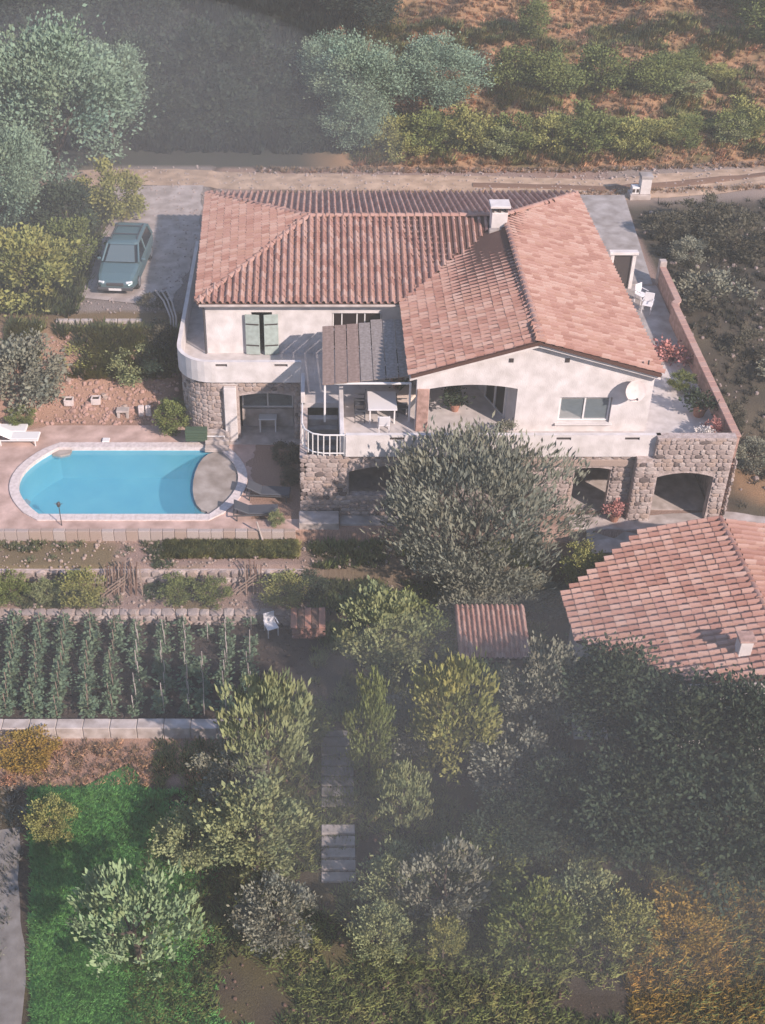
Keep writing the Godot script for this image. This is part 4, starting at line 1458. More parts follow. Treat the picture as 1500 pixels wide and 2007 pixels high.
	# fruit trees of the lower garden
	for a in [["leafy fruit tree just right of the brick store", 2.15, 0.9, 10.4, 1.4, 1.75, 1.3, "fruit", "leaf_fruit"], ["slim dark fruit tree beside the upper flight of steps", 1.75, 0.2, 14.4, 0.75, 2.2, 0.7, "fruit", "leaf_mid"], ["tall yellow green fruit tree in the centre below the shed", 4.6, 0.7, 14.3, 1.35, 2.3, 1.2, "fruit", "leaf_yellow"], ["grey-green fruit tree right of the shed", 7.9, 1.0, 13.2, 1.25, 1.6, 1.1, "fruit", "leaf_grey"], ["thin young fruit tree between the two flights of steps and the centre", 2.8, -0.6, 16.7, 0.8, 1.4, 0.7, "sprig", "leaf_fruit"], ["open pale fruit tree left of the upper flight of steps", -1.9, 0.7, 14.9, 1.5, 2.4, 1.2, "sprig", "leaf_fruit"], ["golden fruit tree left of the lower flight of steps", -2.2, -0.6, 18.0, 1.5, 1.4, 1.3, "fruit", "leaf_fruit"], ["pale leaved tree on the bright lawn at the bottom left", -5.7, -0.9, 21.3, 1.8, 1.7, 1.5, "sprig", "leaf_pale"], ["greyish shrub in the dark bottom centre", 3.9, -1.1, 19.8, 1.4, 1.3, 1.2, "sprig", "leaf_grey"], ["low yellow shrub right of the lower steps near the bottom", 1.8, -1.7, 21.2, 0.85, 0.8, 0.8, "fruit", "leaf_fruit"], ["small bright yellow shrub at the bottom centre", 3.9, -1.8, 21.2, 0.55, 0.7, 0.5, "fruit", "leaf_yellow"], ["rounded green shrub at the bottom, right of the centre", 6.6, -1.1, 21.3, 1.2, 1.2, 1.1, "fruit", "leaf_mid"], ["yellow shrub at the left of the ochre patch", 9.5, -1.5, 21.0, 0.9, 0.9, 0.8, "fruit", "leaf_yellow"], ["low ochre shrub in the ochre patch at the bottom right", 11.4, -1.8, 20.8, 1.1, 0.7, 0.9, "fruit", "leaf_ochre"], ["light green shrub at the upper left corner of the lawn", -9.2, -1.6, 16.9, 0.75, 0.7, 0.7, "fruit", "leaf_yellow"]]:
		tree("fruit_tree" if a[0].contains("tree") else "garden_shrub", a[0], "tree" if a[0].contains("tree") else "shrub", a[7], a[8], Vector3(a[1], a[2], a[3]), Vector3(a[4], a[5], a[6]) * 1.14, "fruit trees and shrubs of the lower garden", 5)
	where = ["left of the upper steps", "between the slim fruit tree and the centre tree", "below the small tiled shed", "left of the small tiled shed", "between the centre tree and the hutch", "right of the lower steps", "in the dark bottom centre", "below the golden fruit tree", "beside the lawn's right edge", "behind the hutch", "under the open pale fruit tree", "above the ochre patch", "right of the brick store", "below the thicket of the silvery tree"]
	i = 0
	for a in [[-0.7, -1.4, 12.6, 0.8], [3.2, -1.3, 13.0, 0.9], [6.0, -1.0, 11.6, 1.0], [4.0, -0.9, 9.2, 1.1], [6.7, -1.1, 15.2, 1.2], [2.3, -1.9, 19.2, 0.9], [5.2, -1.8, 18.6, 1.0], [-1.5, -2.1, 20.4, 1.0], [-4.3, -1.9, 17.6, 0.9], [8.9, -0.8, 11.9, 1.0], [-3.2, -1.6, 15.2, 1.0], [8.4, -1.9, 20.2, 1.0], [3.1, -0.7, 7.9, 0.9], [5.6, -0.8, 7.6, 1.0]]:
		tree("understory_shrub", "dull shrub in the lower garden " + where[i], "shrub", "fruit" if i % 2 else "shrub", ["leaf_mid", "leaf_grey", "leaf_fruit"][i % 3], Vector3(a[0], a[1] + 0.2, a[2]), Vector3(a[3], a[3] * 0.85, a[3]) * 1.3, "shrubs filling the lower garden", 3)
		i += 1
	# the dark evergreens at the lower right
	where = ["directly below the outbuilding's roof", "in the middle of the dark group", "at the right edge below the outbuilding", "lower left of the dark group", "lower right of the dark group", "left of the dark group, beside the hutch", "low at its left end"]
	i = 0
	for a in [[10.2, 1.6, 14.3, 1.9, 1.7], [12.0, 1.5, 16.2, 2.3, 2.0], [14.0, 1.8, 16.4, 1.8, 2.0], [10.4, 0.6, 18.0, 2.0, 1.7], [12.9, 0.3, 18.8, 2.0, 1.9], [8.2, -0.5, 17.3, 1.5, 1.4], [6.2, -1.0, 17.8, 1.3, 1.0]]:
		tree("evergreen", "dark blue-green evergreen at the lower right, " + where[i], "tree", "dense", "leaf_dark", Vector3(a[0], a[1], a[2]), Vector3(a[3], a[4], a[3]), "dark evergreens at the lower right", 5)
		i += 1
	# bushes at the foot of the upper garden wall
	for a in [["dull green bush at the left edge below the pool", -12.7, -0.7, 6.0, 0.9, 0.55, "leaf_mid"], ["small olive bush, second from the left below the pool", -11.2, -0.75, 6.1, 0.6, 0.5, "leaf_fruit"], ["round bright green bush below the pool, left of the stacked stakes", -9.7, -0.5, 6.3, 0.95, 0.8, "leaf_yellow"], ["dark bush below the pool, right of the stacked stakes", -5.9, -0.75, 6.0, 0.8, 0.5, "leaf_mid"], ["dark leafy vegetable clump near the second bundle of stakes", -4.4, -0.75, 6.15, 0.75, 0.55, "leaf_mid"], ["yellow green bush right of the second bundle of stakes", -1.5, -0.7, 6.1, 1.0, 0.6, "leaf_yellow"], ["dark low bush under the pale plinth", -0.6, -0.8, 5.7, 0.8, 0.5, "leaf_dark"], ["dry golden bush at the left edge below the edging", -10.6, -1.7, 13.7, 1.1, 0.5, "leaf_ochre"], ["thin white flowered plant beside the dark loungers", -1.9, 0.35, 2.75, 0.35, 0.4, "leaf_fruit"]]:
		tree("garden_bush", a[0], "shrub", "fruit", a[6], Vector3(a[1], a[2], a[3]), Vector3(a[4], a[5], a[4]), "bushes along the garden terraces", 3)
	# pot plants and flowers of the right-hand terrace
	tree("flowering_bush", "pink flowering bush inside the long pink garden wall", "shrub", "small", "petal_pink", Vector3(16.2, 3.6, -5.6), Vector3(0.75, 0.5, 0.9), "", 3)
	tree("terrace_hedge", "dark green clipped plant at the corner of the side terrace", "shrub", "fruit", "leaf_mid", Vector3(16.0, 3.65, -2.9), Vector3(0.65, 0.5, 0.5), "", 3)
	# beans and tomatoes in their rows
	bean_rows()
	ground_cover()
	for a in [["thin white mist hanging over the trees and parked car at the upper left", -13.0, 5.0, -25.0, 36.0, 16.0, 40.0, 0.009], ["thin grey mist lying over the dark trees at the lower right", 9.0, 1.0, 17.0, 24.0, 9.0, 15.0, 0.015], ["thin grey mist lying over the bean beds and steps", -4.0, 0.0, 10.5, 20.0, 5.5, 9.0, 0.010]]:
		var f := FogVolume.new()  # fog volume added to imitate milky reflections in glass
		f.name = numbered("reflection_veil")
		f.shape = RenderingServer.FOG_VOLUME_SHAPE_ELLIPSOID
		f.size = Vector3(a[4], a[5], a[6])
		var fm := FogMaterial.new()
		fm.density = a[7]
		fm.albedo = Color(0.88, 0.90, 0.92)
		f.material = fm
		add_child(f)
		f.position = Vector3(a[1], a[2], a[3])
		f.set_meta("kind", "stuff")
		tag(f, a[0], "reflection_veil")


func bean_rows() -> void:
	var tops := [-13.2, -12.2, -11.2, -10.26, -9.19, -8.28, -7.34, -6.31, -5.44, -4.63, -3.81, -2.9]
	var nth := ["leftmost", "second", "third", "fourth", "fifth", "sixth", "seventh", "eighth", "ninth", "tenth", "eleventh", "last"]
	var fol := [leaf_cloud(501, 230, Vector3(0.27, 0.5, 0.3), 8, 0.2, 0.15, 0.10, 0.3, 1.0), leaf_cloud(502, 170, Vector3(0.2, 0.42, 0.28), 7, 0.17, 0.14, 0.09, 0.3, 1.0), leaf_cloud(503, 90, Vector3(0.14, 0.3, 0.2), 6, 0.13, 0.12, 0.07, 0.3, 1.0)]
	var stake := mb()
	tube(stake, [Vector3(0, -0.1, 0), Vector3(0.02, 1.1, 0)], [0.022, 0.018], 5)
	var stake_mesh := stake.commit()
	for k in tops.size():
		var label: String = "staked bean plant in the %s row from the left of the dark bed" % nth[k]
		if k == 0 or k == 11:
			label = "staked bean plant in the %s row of the dark bed" % nth[k]
		for j in 9:
			var x: float = tops[k] + (0.45 if k < 9 else 0.2) * j / 8.0 + rng.randf_range(-0.08, 0.08)
			var z := 7.35 + j * 0.57 + rng.randf_range(-0.08, 0.08)
			if k >= 7 and rng.randf() < 0.15:
				continue
			var p := thing("bean_plant", label, "plant", Vector3(x, -1.77, z), rng.randf() * TAU, "staked bean plants in rows")
			var v := 0 if k < 5 else 1
			var f := part("leaves", fol[v], M.leaf_bean, p)
			f.position.y = [0.42, 0.36, 0.3][v]
			var s := rng.randf_range(0.8, 1.2)
			f.scale = Vector3(s, s * rng.randf_range(0.6, 0.9), s)
			part("stake", stake_mesh, M.pale_wood if k < 6 else M.pale_concrete, p)


func tufts(called: String, label: String, m: String, count: int, sd: int, blade: float, wide: float, where: Callable, density := 0.0) -> void:
	var r := RandomNumberGenerator.new()
	r.seed = sd
	var vs := PackedVector3Array()
	var ns := PackedVector3Array()
	var cs := PackedColorArray()
	for i in 12:
		var t := TAU * i / 12.0 + r.randf()
		var d := Vector3(cos(t), 0, sin(t))
		var base := d * r.randf_range(0.0, wide)
		var tip := base + d * blade * r.randf_range(0.2, 0.7) + Vector3.UP * blade * r.randf_range(0.5, 1.0)
		var s := d.cross(Vector3.UP) * blade * 0.11
		for q: Vector3 in [base - s, tip, base + s]:
			vs.append(q)
			ns.append((Vector3.UP + d * 0.6).normalized())
			cs.append(Color(1, 1, 1))
	var arr := []
	arr.resize(Mesh.ARRAY_MAX)
	arr[Mesh.ARRAY_VERTEX] = vs
	arr[Mesh.ARRAY_NORMAL] = ns
	arr[Mesh.ARRAY_COLOR] = cs
	var am := ArrayMesh.new()
	am.add_surface_from_arrays(Mesh.PRIMITIVE_TRIANGLES, arr)
	var spots := []
	var tries := 0
	while spots.size() < count and tries < count * 12:
		tries += 1
		var p: Vector2 = where.call(r)
		if density > 0.0 and patches.get_noise_2d(p.x * 1.6 + 30.0, p.y * 1.6) * 0.5 + 0.5 < density + r.randf_range(-0.06, 0.06):
			continue
		spots.append(p)
	var mm := MultiMesh.new()
	mm.transform_format = MultiMesh.TRANSFORM_3D
	mm.use_colors = true
	mm.mesh = am
	mm.instance_count = spots.size()
	for i in spots.size():
		var p: Vector2 = spots[i]
		var s := r.randf_range(0.6, 1.4)
		mm.set_instance_transform(i, Transform3D(Basis(Vector3.UP, r.randf() * TAU).scaled(Vector3(s, s * r.randf_range(0.7, 1.2), s)), Vector3(p.x, level(p.x, p.y), p.y)))
		var worn := patches.get_noise_2d(p.x * 2.5 - 70.0, p.y * 2.5 + 15.0)
		var v := r.randf_range(0.65, 1.3) * (1.0 + 0.5 * worn)
		mm.set_instance_color(i, Color(v * (1.0 + maxf(0.0, worn) * 0.3), v * r.randf_range(0.9, 1.1), v))
	var o := MultiMeshInstance3D.new()
	o.name = numbered(called)
	o.multimesh = mm
	o.material_override = M[m]
	o.set_meta("kind", "stuff")
	add_child(o)
	tag(o, label, "grass")


func pebbles(called: String, label: String, m: String, count: int, sd: int, size: float, where: Callable) -> void:
	var r := RandomNumberGenerator.new()
	r.seed = sd
	var mm := MultiMesh.new()
	mm.transform_format = MultiMesh.TRANSFORM_3D
	mm.mesh = stone_mesh(sd)
	mm.instance_count = count
	for i in count:
		var p: Vector2 = where.call(r)
		var s := size * (0.4 + 1.2 * pow(r.randf(), 2.5))
		mm.set_instance_transform(i, Transform3D(Basis.from_euler(Vector3(-1.57 + r.randf_range(-0.5, 0.5), r.randf() * TAU, r.randf_range(-0.5, 0.5))).scaled(Vector3(s, s * 0.7, s)), Vector3(p.x, level(p.x, p.y) + 0.045, p.y)))
	var o := MultiMeshInstance3D.new()
	o.name = numbered(called)
	o.multimesh = mm
	o.material_override = M[m]
	o.set_meta("kind", "stuff")
	add_child(o)
	tag(o, label, "stones")


func reflection_spot(r: RandomNumberGenerator) -> Vector2:
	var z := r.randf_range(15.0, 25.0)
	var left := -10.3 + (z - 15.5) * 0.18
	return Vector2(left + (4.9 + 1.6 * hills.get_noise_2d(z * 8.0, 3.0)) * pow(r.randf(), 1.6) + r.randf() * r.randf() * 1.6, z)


func ground_cover() -> void:
	tufts("dry_grass", "dry reddish grass covering the slope behind the track", "leaf_dry", 14000, 1, 0.26, 0.16, func(r): return Vector2(r.randf_range(2.0, 40.0), r.randf_range(-50.0, -28.7)))
	tufts("dark_undergrowth", "dark undergrowth on the floor of the shaded wood", "leaf_wood", 7000, 2, 0.55, 0.3, func(r): return Vector2(r.randf_range(-30.0, 3.0), r.randf_range(-52.0, -30.2)))
	tufts("green_weeds", "green weeds in patches on the slope behind the track", "leaf_yellow", 5000, 3, 0.45, 0.25, func(r): return Vector2(r.randf_range(2.0, 36.0), r.randf_range(-46.0, -29.0)), 0.55)
	tufts("scrub_grass", "dull dry grass over the dark slope right of the house", "leaf_scrub", 4500, 4, 0.22, 0.16, func(r): return Vector2(r.randf_range(17.9, 38.0), r.randf_range(-23.0, 1.5)), 0.45)
	tufts("bank_grass", "olive grass on the upper part of the red bank", "leaf_yellow", 1600, 5, 0.4, 0.2, func(r): return Vector2(r.randf_range(-15.0, -6.9), r.randf_range(-8.9, -7.0)), 0.42)
	tufts("verge_grass", "grass around the bushes left of the parking area", "leaf_mid", 2600, 6, 0.4, 0.25, func(r): return Vector2(r.randf_range(-22.0, -12.0), r.randf_range(-24.0, -10.0)))
	tufts("grass_strip", "strip of green grass below the pool curb beside the plinth", "leaf_yellow", 2200, 7, 0.2, 0.12, func(r): return Vector2(r.randf_range(-6.6, -1.0), r.randf_range(3.3, 4.3)))
	tufts("thin_weeds", "thin weeds on the pink terrace below the pool", "leaf_fruit", 700, 8, 0.18, 0.12, func(r): return Vector2(r.randf_range(-15.0, -6.0), r.randf_range(3.3, 6.6)), 0.56)
	tufts("reflection_grass", "bright green lawn at the bottom left", "leaf_reflection", 16000, 9, 0.16, 0.1, reflection_spot)  # grass added to give the green glass reflection a body
	tufts("dry_weeds", "dry reddish weeds on the strip below the edging", "leaf_dry", 650, 10, 0.17, 0.12, func(r): return Vector2(r.randf_range(-13.5, -3.2), r.randf_range(13.0, 14.9)), 0.4)
	tufts("ochre_grass", "ochre yellow grass patch at the bottom right corner", "leaf_ochre", 7000, 11, 0.22, 0.12, func(r): return Vector2(r.randf_range(9.6, 18.0), r.randf_range(18.6, 26.0)))
	tufts("shade_grass", "dark olive grass over the shaded lower garden", "leaf_mid", 15000, 12, 0.24, 0.15, func(r): return Vector2(r.randf_range(-6.0, 18.0), r.randf_range(13.0, 27.0)), 0.38)
	tufts("bed_weeds", "low green weeds between the steps and the sheds", "leaf_mid", 4500, 13, 0.26, 0.16, func(r): return Vector2(r.randf_range(-0.4, 9.0), r.randf_range(3.4, 13.0)), 0.38)
	tufts("track_edge_grass", "dry grass along both edges of the dirt track", "leaf_dry", 1600, 17, 0.2, 0.14, func(r): return Vector2(r.randf_range(-4.0, 34.0), r.randf_range(-28.6, -27.9) if r.randf() < 0.6 else r.randf_range(-25.0, -24.4)))
	tufts("edge_weeds", "straggling weeds in the bare strip left of the lawn", "leaf_grey", 500, 14, 0.2, 0.14, func(r): return Vector2(r.randf_range(-13.5, -10.2), r.randf_range(14.8, 25.0)))
	pebbles("bank_rubble", "small stones and clods strewn over the red bank", "pink_wall", 900, 21, 0.13, func(r): return Vector2(r.randf_range(-14.5, -6.8), r.randf_range(-8.6, -5.0)))
	pebbles("garden_stones", "small stones and clods on the terraces below the pool", "stone_3", 900, 22, 0.09, func(r): return Vector2(r.randf_range(-15.0, 3.0), r.randf_range(3.3, 6.6)))
	pebbles("bed_clods", "clods of earth in the dark bean beds", "soil_dark", 1500, 23, 0.13, func(r): return Vector2(r.randf_range(-13.6, -0.6), r.randf_range(7.1, 12.2)))
	pebbles("garden_clods", "clods and stones on the bare ground of the lower garden", "wood", 1500, 24, 0.08, func(r): return Vector2(r.randf_range(-3.8, 14.0), r.randf_range(13.0, 26.0)))
	tufts("rough_grass", "rough grass on the land beyond the left side of the garden", "leaf_fruit", 9000, 15, 0.3, 0.2, func(r): return Vector2(r.randf_range(-44.0, -15.8), r.randf_range(-22.0, 28.0)))
	tufts("rough_grass", "rough grass on the land beyond the outbuilding", "leaf_mid", 6000, 16, 0.3, 0.2, func(r): return Vector2(r.randf_range(20.8, 44.0), r.randf_range(2.0, 28.0)))
	pebbles("track_gravel", "loose stones along the dirt track and the parking area", "stone_0", 1300, 25, 0.09, func(r): return Vector2(r.randf_range(-13.0, 26.0), r.randf_range(-28.6, -24.2)))
	pebbles("parking_gravel", "loose gravel around the parked car", "stone_1", 900, 26, 0.07, func(r): return Vector2(r.randf_range(-13.0, -6.8), r.randf_range(-24.0, -10.0)))
	pebbles("slope_stones", "stones scattered over the dark slope right of the house", "stone_2", 700, 27, 0.16, func(r): return Vector2(r.randf_range(17.8, 34.0), r.randf_range(-22.0, 2.0)))


# ------------------------------------------------------------------ garden things
func build_garden() -> void:
	# stacked stakes beside the retaining wall
	for a in [["tangled stack of reddish stakes leaning on the garden wall, left of the middle bushes", -8.1, 5.45, 16], ["smaller bundle of reddish stakes leaning on the garden wall near the stair", -2.75, 5.35, 8]]:
		var s := thing("stake_stack", a[0], "stakes", Vector3(a[1], -1.2, a[2]))
		for k in a[3]:
			var st := mb()
			var x: float = (k - a[3] * 0.5) * 0.095
			tube(st, [Vector3(x + rng.randf_range(-0.12, 0.12), 0.0, 0.35 + rng.randf_range(-0.1, 0.2)), Vector3(x, rng.randf_range(0.95, 1.3), -0.3 + rng.randf_range(-0.05, 0.08))], [0.03, 0.026], 5)
			piece("stake", st, M["pale_wood" if k % 3 == 0 else "wood"], s)
		for k in 3:
			var st := mb()
			tube(st, [Vector3(-0.7 - 0.2 * k, 0.05, 0.5), Vector3(0.1, 0.5 + k * 0.15, 0.1)], [0.028], 5)
			piece("stake", st, M.pale_wood, s)
	# rubble on the red bank
	var rocks := [stone_mesh(81), stone_mesh(82), stone_mesh(83)]
	for k in 22:
		var x := rng.randf_range(-12.2, -7.4)
		var z := rng.randf_range(-7.6, -5.5)
		var o := part(numbered("rock"), rocks[k % 3], M["pink_wall" if k % 3 else "stone_3"], self)
		var s := rng.randf_range(0.14, 0.4)
		o.transform = Transform3D(Basis.from_euler(Vector3(-1.2 + rng.randf_range(-0.4, 0.4), rng.randf() * TAU, rng.randf_range(-0.4, 0.4))).scaled(Vector3(s, s * 0.6, s)), Vector3(x, level(x, z) + 0.04, z))
		tag(o, "pinkish rock among the rubble on the red bank above the pool", "rock", "rocks on the red bank")
	# planters and blocks by the foot of the bank
	for a in [["white stone trough at the foot of the bank, left one", -12.07, -6.1], ["white stone trough at the foot of the bank, right one", -10.77, -6.1]]:
		var t := thing("planter", a[0], "planter", Vector3(a[1], level(a[1], a[2]), a[2]), 0.0, "stone troughs on the bank")
		var st := mb()
		for q in [[-0.19, 0.0, 0.06, 0.36], [0.19, 0.0, 0.06, 0.36]]:
			bx(st, Vector3(q[0], 0.16, q[1]), Vector3(q[2], 0.32, q[3]), 0.01)
		for z in [-0.17, 0.17]:
			bx(st, Vector3(0, 0.155, z), Vector3(0.318, 0.31, 0.06), 0.01)
		piece("trough", st, M.pool_stone, t)
		box("soil", -0.15, 0.15, 0.0, 0.25, -0.135, 0.135, M.soil_dark, t)
	var b := thing("stone_bench", "pale stone bench and back slab at the foot of the bank near the pool", "bench", Vector3(-9.2, 0.05, -5.6))
	box("seat", -0.55, 0.05, 0.32, 0.44, -0.2, 0.2, M.pale_concrete, b, 0.02)
	for x in [-0.46, -0.04]:
		box("leg", x - 0.07, x + 0.07, -0.1, 0.318, -0.17, 0.17, M.pale_concrete, b, 0.02)
	var bl := thing("stone_block", "pair of upright pale stone slabs beside the stone bench", "block", Vector3(-8.4, 0.05, -5.6))
	for x in [-0.17, 0.17]:
		box("slab", x - 0.14, x + 0.14, -0.1, 0.62, -0.1, 0.1, M.pool_stone, bl, 0.03)
	var g := thing("garden_box", "green slatted garden box standing by the stone wall", "box", Vector3(-5.75, 0.3, -3.3))
	for k in 4:
		box("slat", -0.5, 0.5, 0.02 + k * 0.15, 0.15 + k * 0.15, -0.2, 0.2, M.leaf_green_paint if M.has("leaf_green_paint") else mat("leaf_green_paint", lin(0.05, 0.085, 0.05), 0.7), g, 0.01)
	# steps beside the lower window
	var s2 := thing("side_steps", "pale concrete steps and block beside the lower left window", "steps", Vector3(-5.0, 0.0, -3.35))
	for k in 3:
		box("step", -0.35, 0.75, 0.0, 0.2 + 0.2 * (2 - k), -0.4 + k * 0.36, -0.05 + k * 0.36, M.pale_concrete, s2, 0.02)


# ------------------------------------------------------------------ movable things
func build_objects() -> void:
	build_car()
	# pergola
	var p := thing("pergola", "pergola of grey and brown awning panels against the house over the terrace", "pergola", Vector3(1.9, FLOOR, -3.0))
	for k in 7:
		var st := mb()
		var x := -1.85 + k * 0.54
		var back := -2.2 if k > 3 else -1.6 - 0.1 * k
		slab8(st, [Vector3(x, 2.0, 2.85 - 0.1 * k), Vector3(x + 0.5, 2.0, 2.8 - 0.1 * k), Vector3(x + 0.5, 2.28, back), Vector3(x, 2.28, back), Vector3(x, 2.03, 2.85 - 0.1 * k), Vector3(x + 0.5, 2.06, 2.8 - 0.1 * k), Vector3(x + 0.5, 2.34, back), Vector3(x, 2.31, back)])
		piece("awning_panel", st, M.brown_panel if k < 3 else M.grey_panel, p)
	for k in 4:
		var st := mb()
		bx(st, Vector3(0.02, 1.93 + 0.07 * k, 2.6 - k * 1.4), Vector3(3.75, 0.08, 0.08), 0.01)
		piece("beam", st, M.white_paint, p)
	for x in [-1.75, 1.85]:
		box("post", x - 0.045, x + 0.045, 0.0, 1.9, 2.55, 2.64, M.white_paint, p, 0.01)
	# table and chairs on the terrace
	var t := thing("terrace_table", "pale clothed dining table on the terrace before the pergola", "table", Vector3(2.6, FLOOR, -0.9))
	var st := mb()
	bx(st, Vector3(0, 0.74, 0), Vector3(1.25, 0.05, 1.5), 0.02)
	piece("tabletop", st, M.cloth_white, t)
	for x in [-0.52, 0.52]:
		for z in [-0.62, 0.62]:
			box("leg", x - 0.03, x + 0.03, 0.0, 0.714, z - 0.03, z + 0.03, M.white_paint, t)
	var chair := make_chair("terrace_chair", "dark terrace chair at the left side of the clothed table, near one", M.navy)
	chair.position = Vector3(1.65, FLOOR, -0.5)
	chair.rotation.y = -PI / 2
	copy(chair, "dark terrace chair at the left side of the clothed table, far one", Vector3(1.65, FLOOR, -1.35), -PI / 2)
	copy(chair, "dark terrace chair at the right side of the clothed table", Vector3(3.5, FLOOR, -1.0), PI / 2)
	var wc := make_chair("terrace_chair", "white terrace chair pulled out before the clothed table", M.cloth_white)
	wc.position = Vector3(2.65, FLOOR, 0.35)
	wc.rotation.y = PI
	copy(wc, "white chair on the side terrace next to the white doorway", Vector3(15.9, FLOOR, -11.2), 0.6)
	copy(wc, "white chair on the side terrace, the one nearer the stone corner", Vector3(16.0, FLOOR, -10.2), -0.4)
	copy(wc, "white garden chair at the corner of the bean beds by the brick store", Vector3(-2.0, -1.77, 7.5), 0.4)
	chair.set_meta("group", "chairs round the terrace table")
	var lo := thing("daybed", "beige cushioned daybed on the terrace beside the pillar", "daybed", Vector3(3.65, FLOOR, -1.8), -0.5)
	box("base", -0.4, 0.4, 0.0, 0.28, -0.8, 0.8, M.navy, lo, 0.03)
	box("cushion", -0.38, 0.38, 0.282, 0.44, -0.78, 0.78, M.beige_cloth, lo, 0.05)
	# pots
	pot("potted_palm", "large dark potted plant under the pergola beside the pillar", Vector3(3.4, FLOOR, -3.2), 0.3, "leaf_dark", 0.75)
	pot("potted_bush", "dark bushy potted plant at the back of the porch", Vector3(5.8, FLOOR, -1.3), 0.24, "leaf_dark", 0.62)
	pot("potted_bush", "round dark potted bush beside the pink wall on the side terrace", Vector3(16.3, FLOOR, -0.9), 0.32, "leaf_dark", 0.6)
	pot("flower_pot", "pot of pink and white flowers in the corner of the stone parapet", Vector3(16.4, FLOOR, 0.9), 0.3, "petal_pink", 0.4)
	pot("flower_pot", "pot of white flowers beside the stone parapet corner", Vector3(15.9, FLOOR, 1.3), 0.25, "petal_white", 0.32)
	pot("flower_pot", "pink flowers beside the dark doorway under the terrace", Vector3(12.45, 0.06, 2.45), 0.24, "petal_pink", 0.42)
	pot("potted_herb", "small potted plant at the porch corner before the wall", Vector3(7.6, FLOOR, 0.9), 0.22, "leaf_grey", 0.45)
	# satellite dish
	var d := thing("satellite_dish", "round white satellite dish on the gable wall", "satellite dish", Vector3(12.9, 5.45, 0.3))
	st = mb()
	var prof := []
	for k in 6:
		prof.append(Vector2(0.46 * k / 5.0 + 0.001, 0.11 * pow(k / 5.0, 2.0)))
	for k in 6:
		prof.append(Vector2(0.46 * (5 - k) / 5.0 + 0.001, 0.11 * pow((5 - k) / 5.0, 2.0) - 0.02))
	lathe(st, prof, Vector3.ZERO, 20)
	var dish := piece("reflector", st, M.pool_stone, d)
	dish.position = Vector3(0, 0, 0.38)
	dish.rotation = Vector3(deg_to_rad(68), deg_to_rad(14), 0)
	st = mb()
	tube(st, [Vector3(0, -0.1, 0.0), Vector3(0, -0.1, 0.3), Vector3(0, 0, 0.37)], [0.035], 6)
	tube(st, [Vector3(0, -0.38, 0.5), Vector3(0, -0.1, 0.9)], [0.018], 6)
	bx(st, Vector3(0, -0.08, 0.93), Vector3(0.07, 0.07, 0.1), 0.01)
	piece("bracket", st, M.metal_dark, d)
	var an := thing("antenna_pole", "short metal pipe above the satellite dish at the roof edge", "pole", Vector3(13.3, 6.3, 0.55))
	st = mb()
	tube(st, [Vector3(0, -0.2, 0), Vector3(0, 0.5, 0)], [0.035], 6)
	piece("pipe", st, M.metal_dark, an)
	# loungers
	var dark := make_lounger("dark sun lounger beside the pool, the one farther from the garden", M.navy, M.metal_dark)
	dark.position = Vector3(-2.3, 0.02, 0.75)
	dark.rotation.y = PI / 2 - 0.08
	copy(dark, "dark sun lounger beside the pool, the one nearer the garden", Vector3(-2.8, 0.02, 2.1), PI / 2 + 0.05)
	dark.set_meta("group", "dark loungers beside the pool")
	var pale := make_lounger("white plastic sunbed at the left edge of the pool deck, right one of the pair", M.white_paint, M.white_paint)
	pale.position = Vector3(-14.0, 0.02, -3.5)
	pale.rotation.y = PI / 2
	copy(pale, "white plastic sunbed at the left edge of the pool deck, left one of the pair", Vector3(-14.7, 0.02, -4.15), PI / 2)
	# gate pillar by the track
	var gp := thing("gate_pillar", "white gate pillar with grey top and letter box beside the track", "pillar", Vector3(18.5, 3.2, -24.0))
	box("plinth", -0.65, 0.55, -0.1, 0.32, -0.4, 0.4, M.pale_concrete, gp, 0.02)
	box("shaft", -0.1, 0.5, 0.322, 1.25, -0.3, 0.3, M.plaster, gp, 0.02)
	box("cap", -0.16, 0.56, 1.252, 1.42, -0.36, 0.36, M.concrete, gp, 0.03)
	var lb := box("letter_box", -0.55, -0.12, 0.322, 0.72, -0.25, 0.25, M.white_paint, gp, 0.02)
	for x in [-0.45, -0.22]:
		box("slot", x - 0.07, x + 0.07, 0.42, 0.62, 0.252, 0.27, M.dark_frame, lb)
	# the white doorway at the head of the side terrace
	var dw := thing("garden_doorway", "white framed doorway and lintel at the end of the paved path", "doorway", Vector3(15.1, FLOOR, -12.7))
	for x in [-0.55, 0.55]:
		box("jamb", x - 0.09, x + 0.09, 0.0, 1.9, -0.1, 0.1, M.plaster, dw, 0.015)
	box("lintel", -0.72, 0.72, 1.902, 2.05, -0.18, 0.18, M.plaster, dw, 0.015)
	box("door", -0.455, 0.455, 0.02, 1.89, -0.06, -0.01, M.dark_frame, dw)
	# handrail of the path from the parking area
	var hr := thing("path_handrail", "white tubular handrail leaning beside the path along the house", "handrail", Vector3(-7.3, 2.6, -9.5))
	for k in 3:
		st = mb()
		var x: float = k * 0.28
		tube(st, [Vector3(-0.9 + x, 1.3, -1.6), Vector3(-0.4 + x * 0.7, 1.25, -0.6), Vector3(0.0 + x * 0.5, 0.9, 0.4), Vector3(0.05 + x * 0.4, -0.2, 1.0)], [0.045], 6)
		piece("rail" if k == 0 else "stay", st, M.pale_concrete, hr)
	# lamp by the pool
	var la := thing("garden_torch", "thin dark garden torch standing at the near edge of the pool", "torch", Vector3(-11.0, 0.0, 2.75))
	st = mb()
	tube(st, [Vector3(0, -0.1, 0), Vector3(0, 1.0, 0)], [0.022, 0.018], 6)
	piece("pole", st, M.metal_dark, la)
	st = mb()
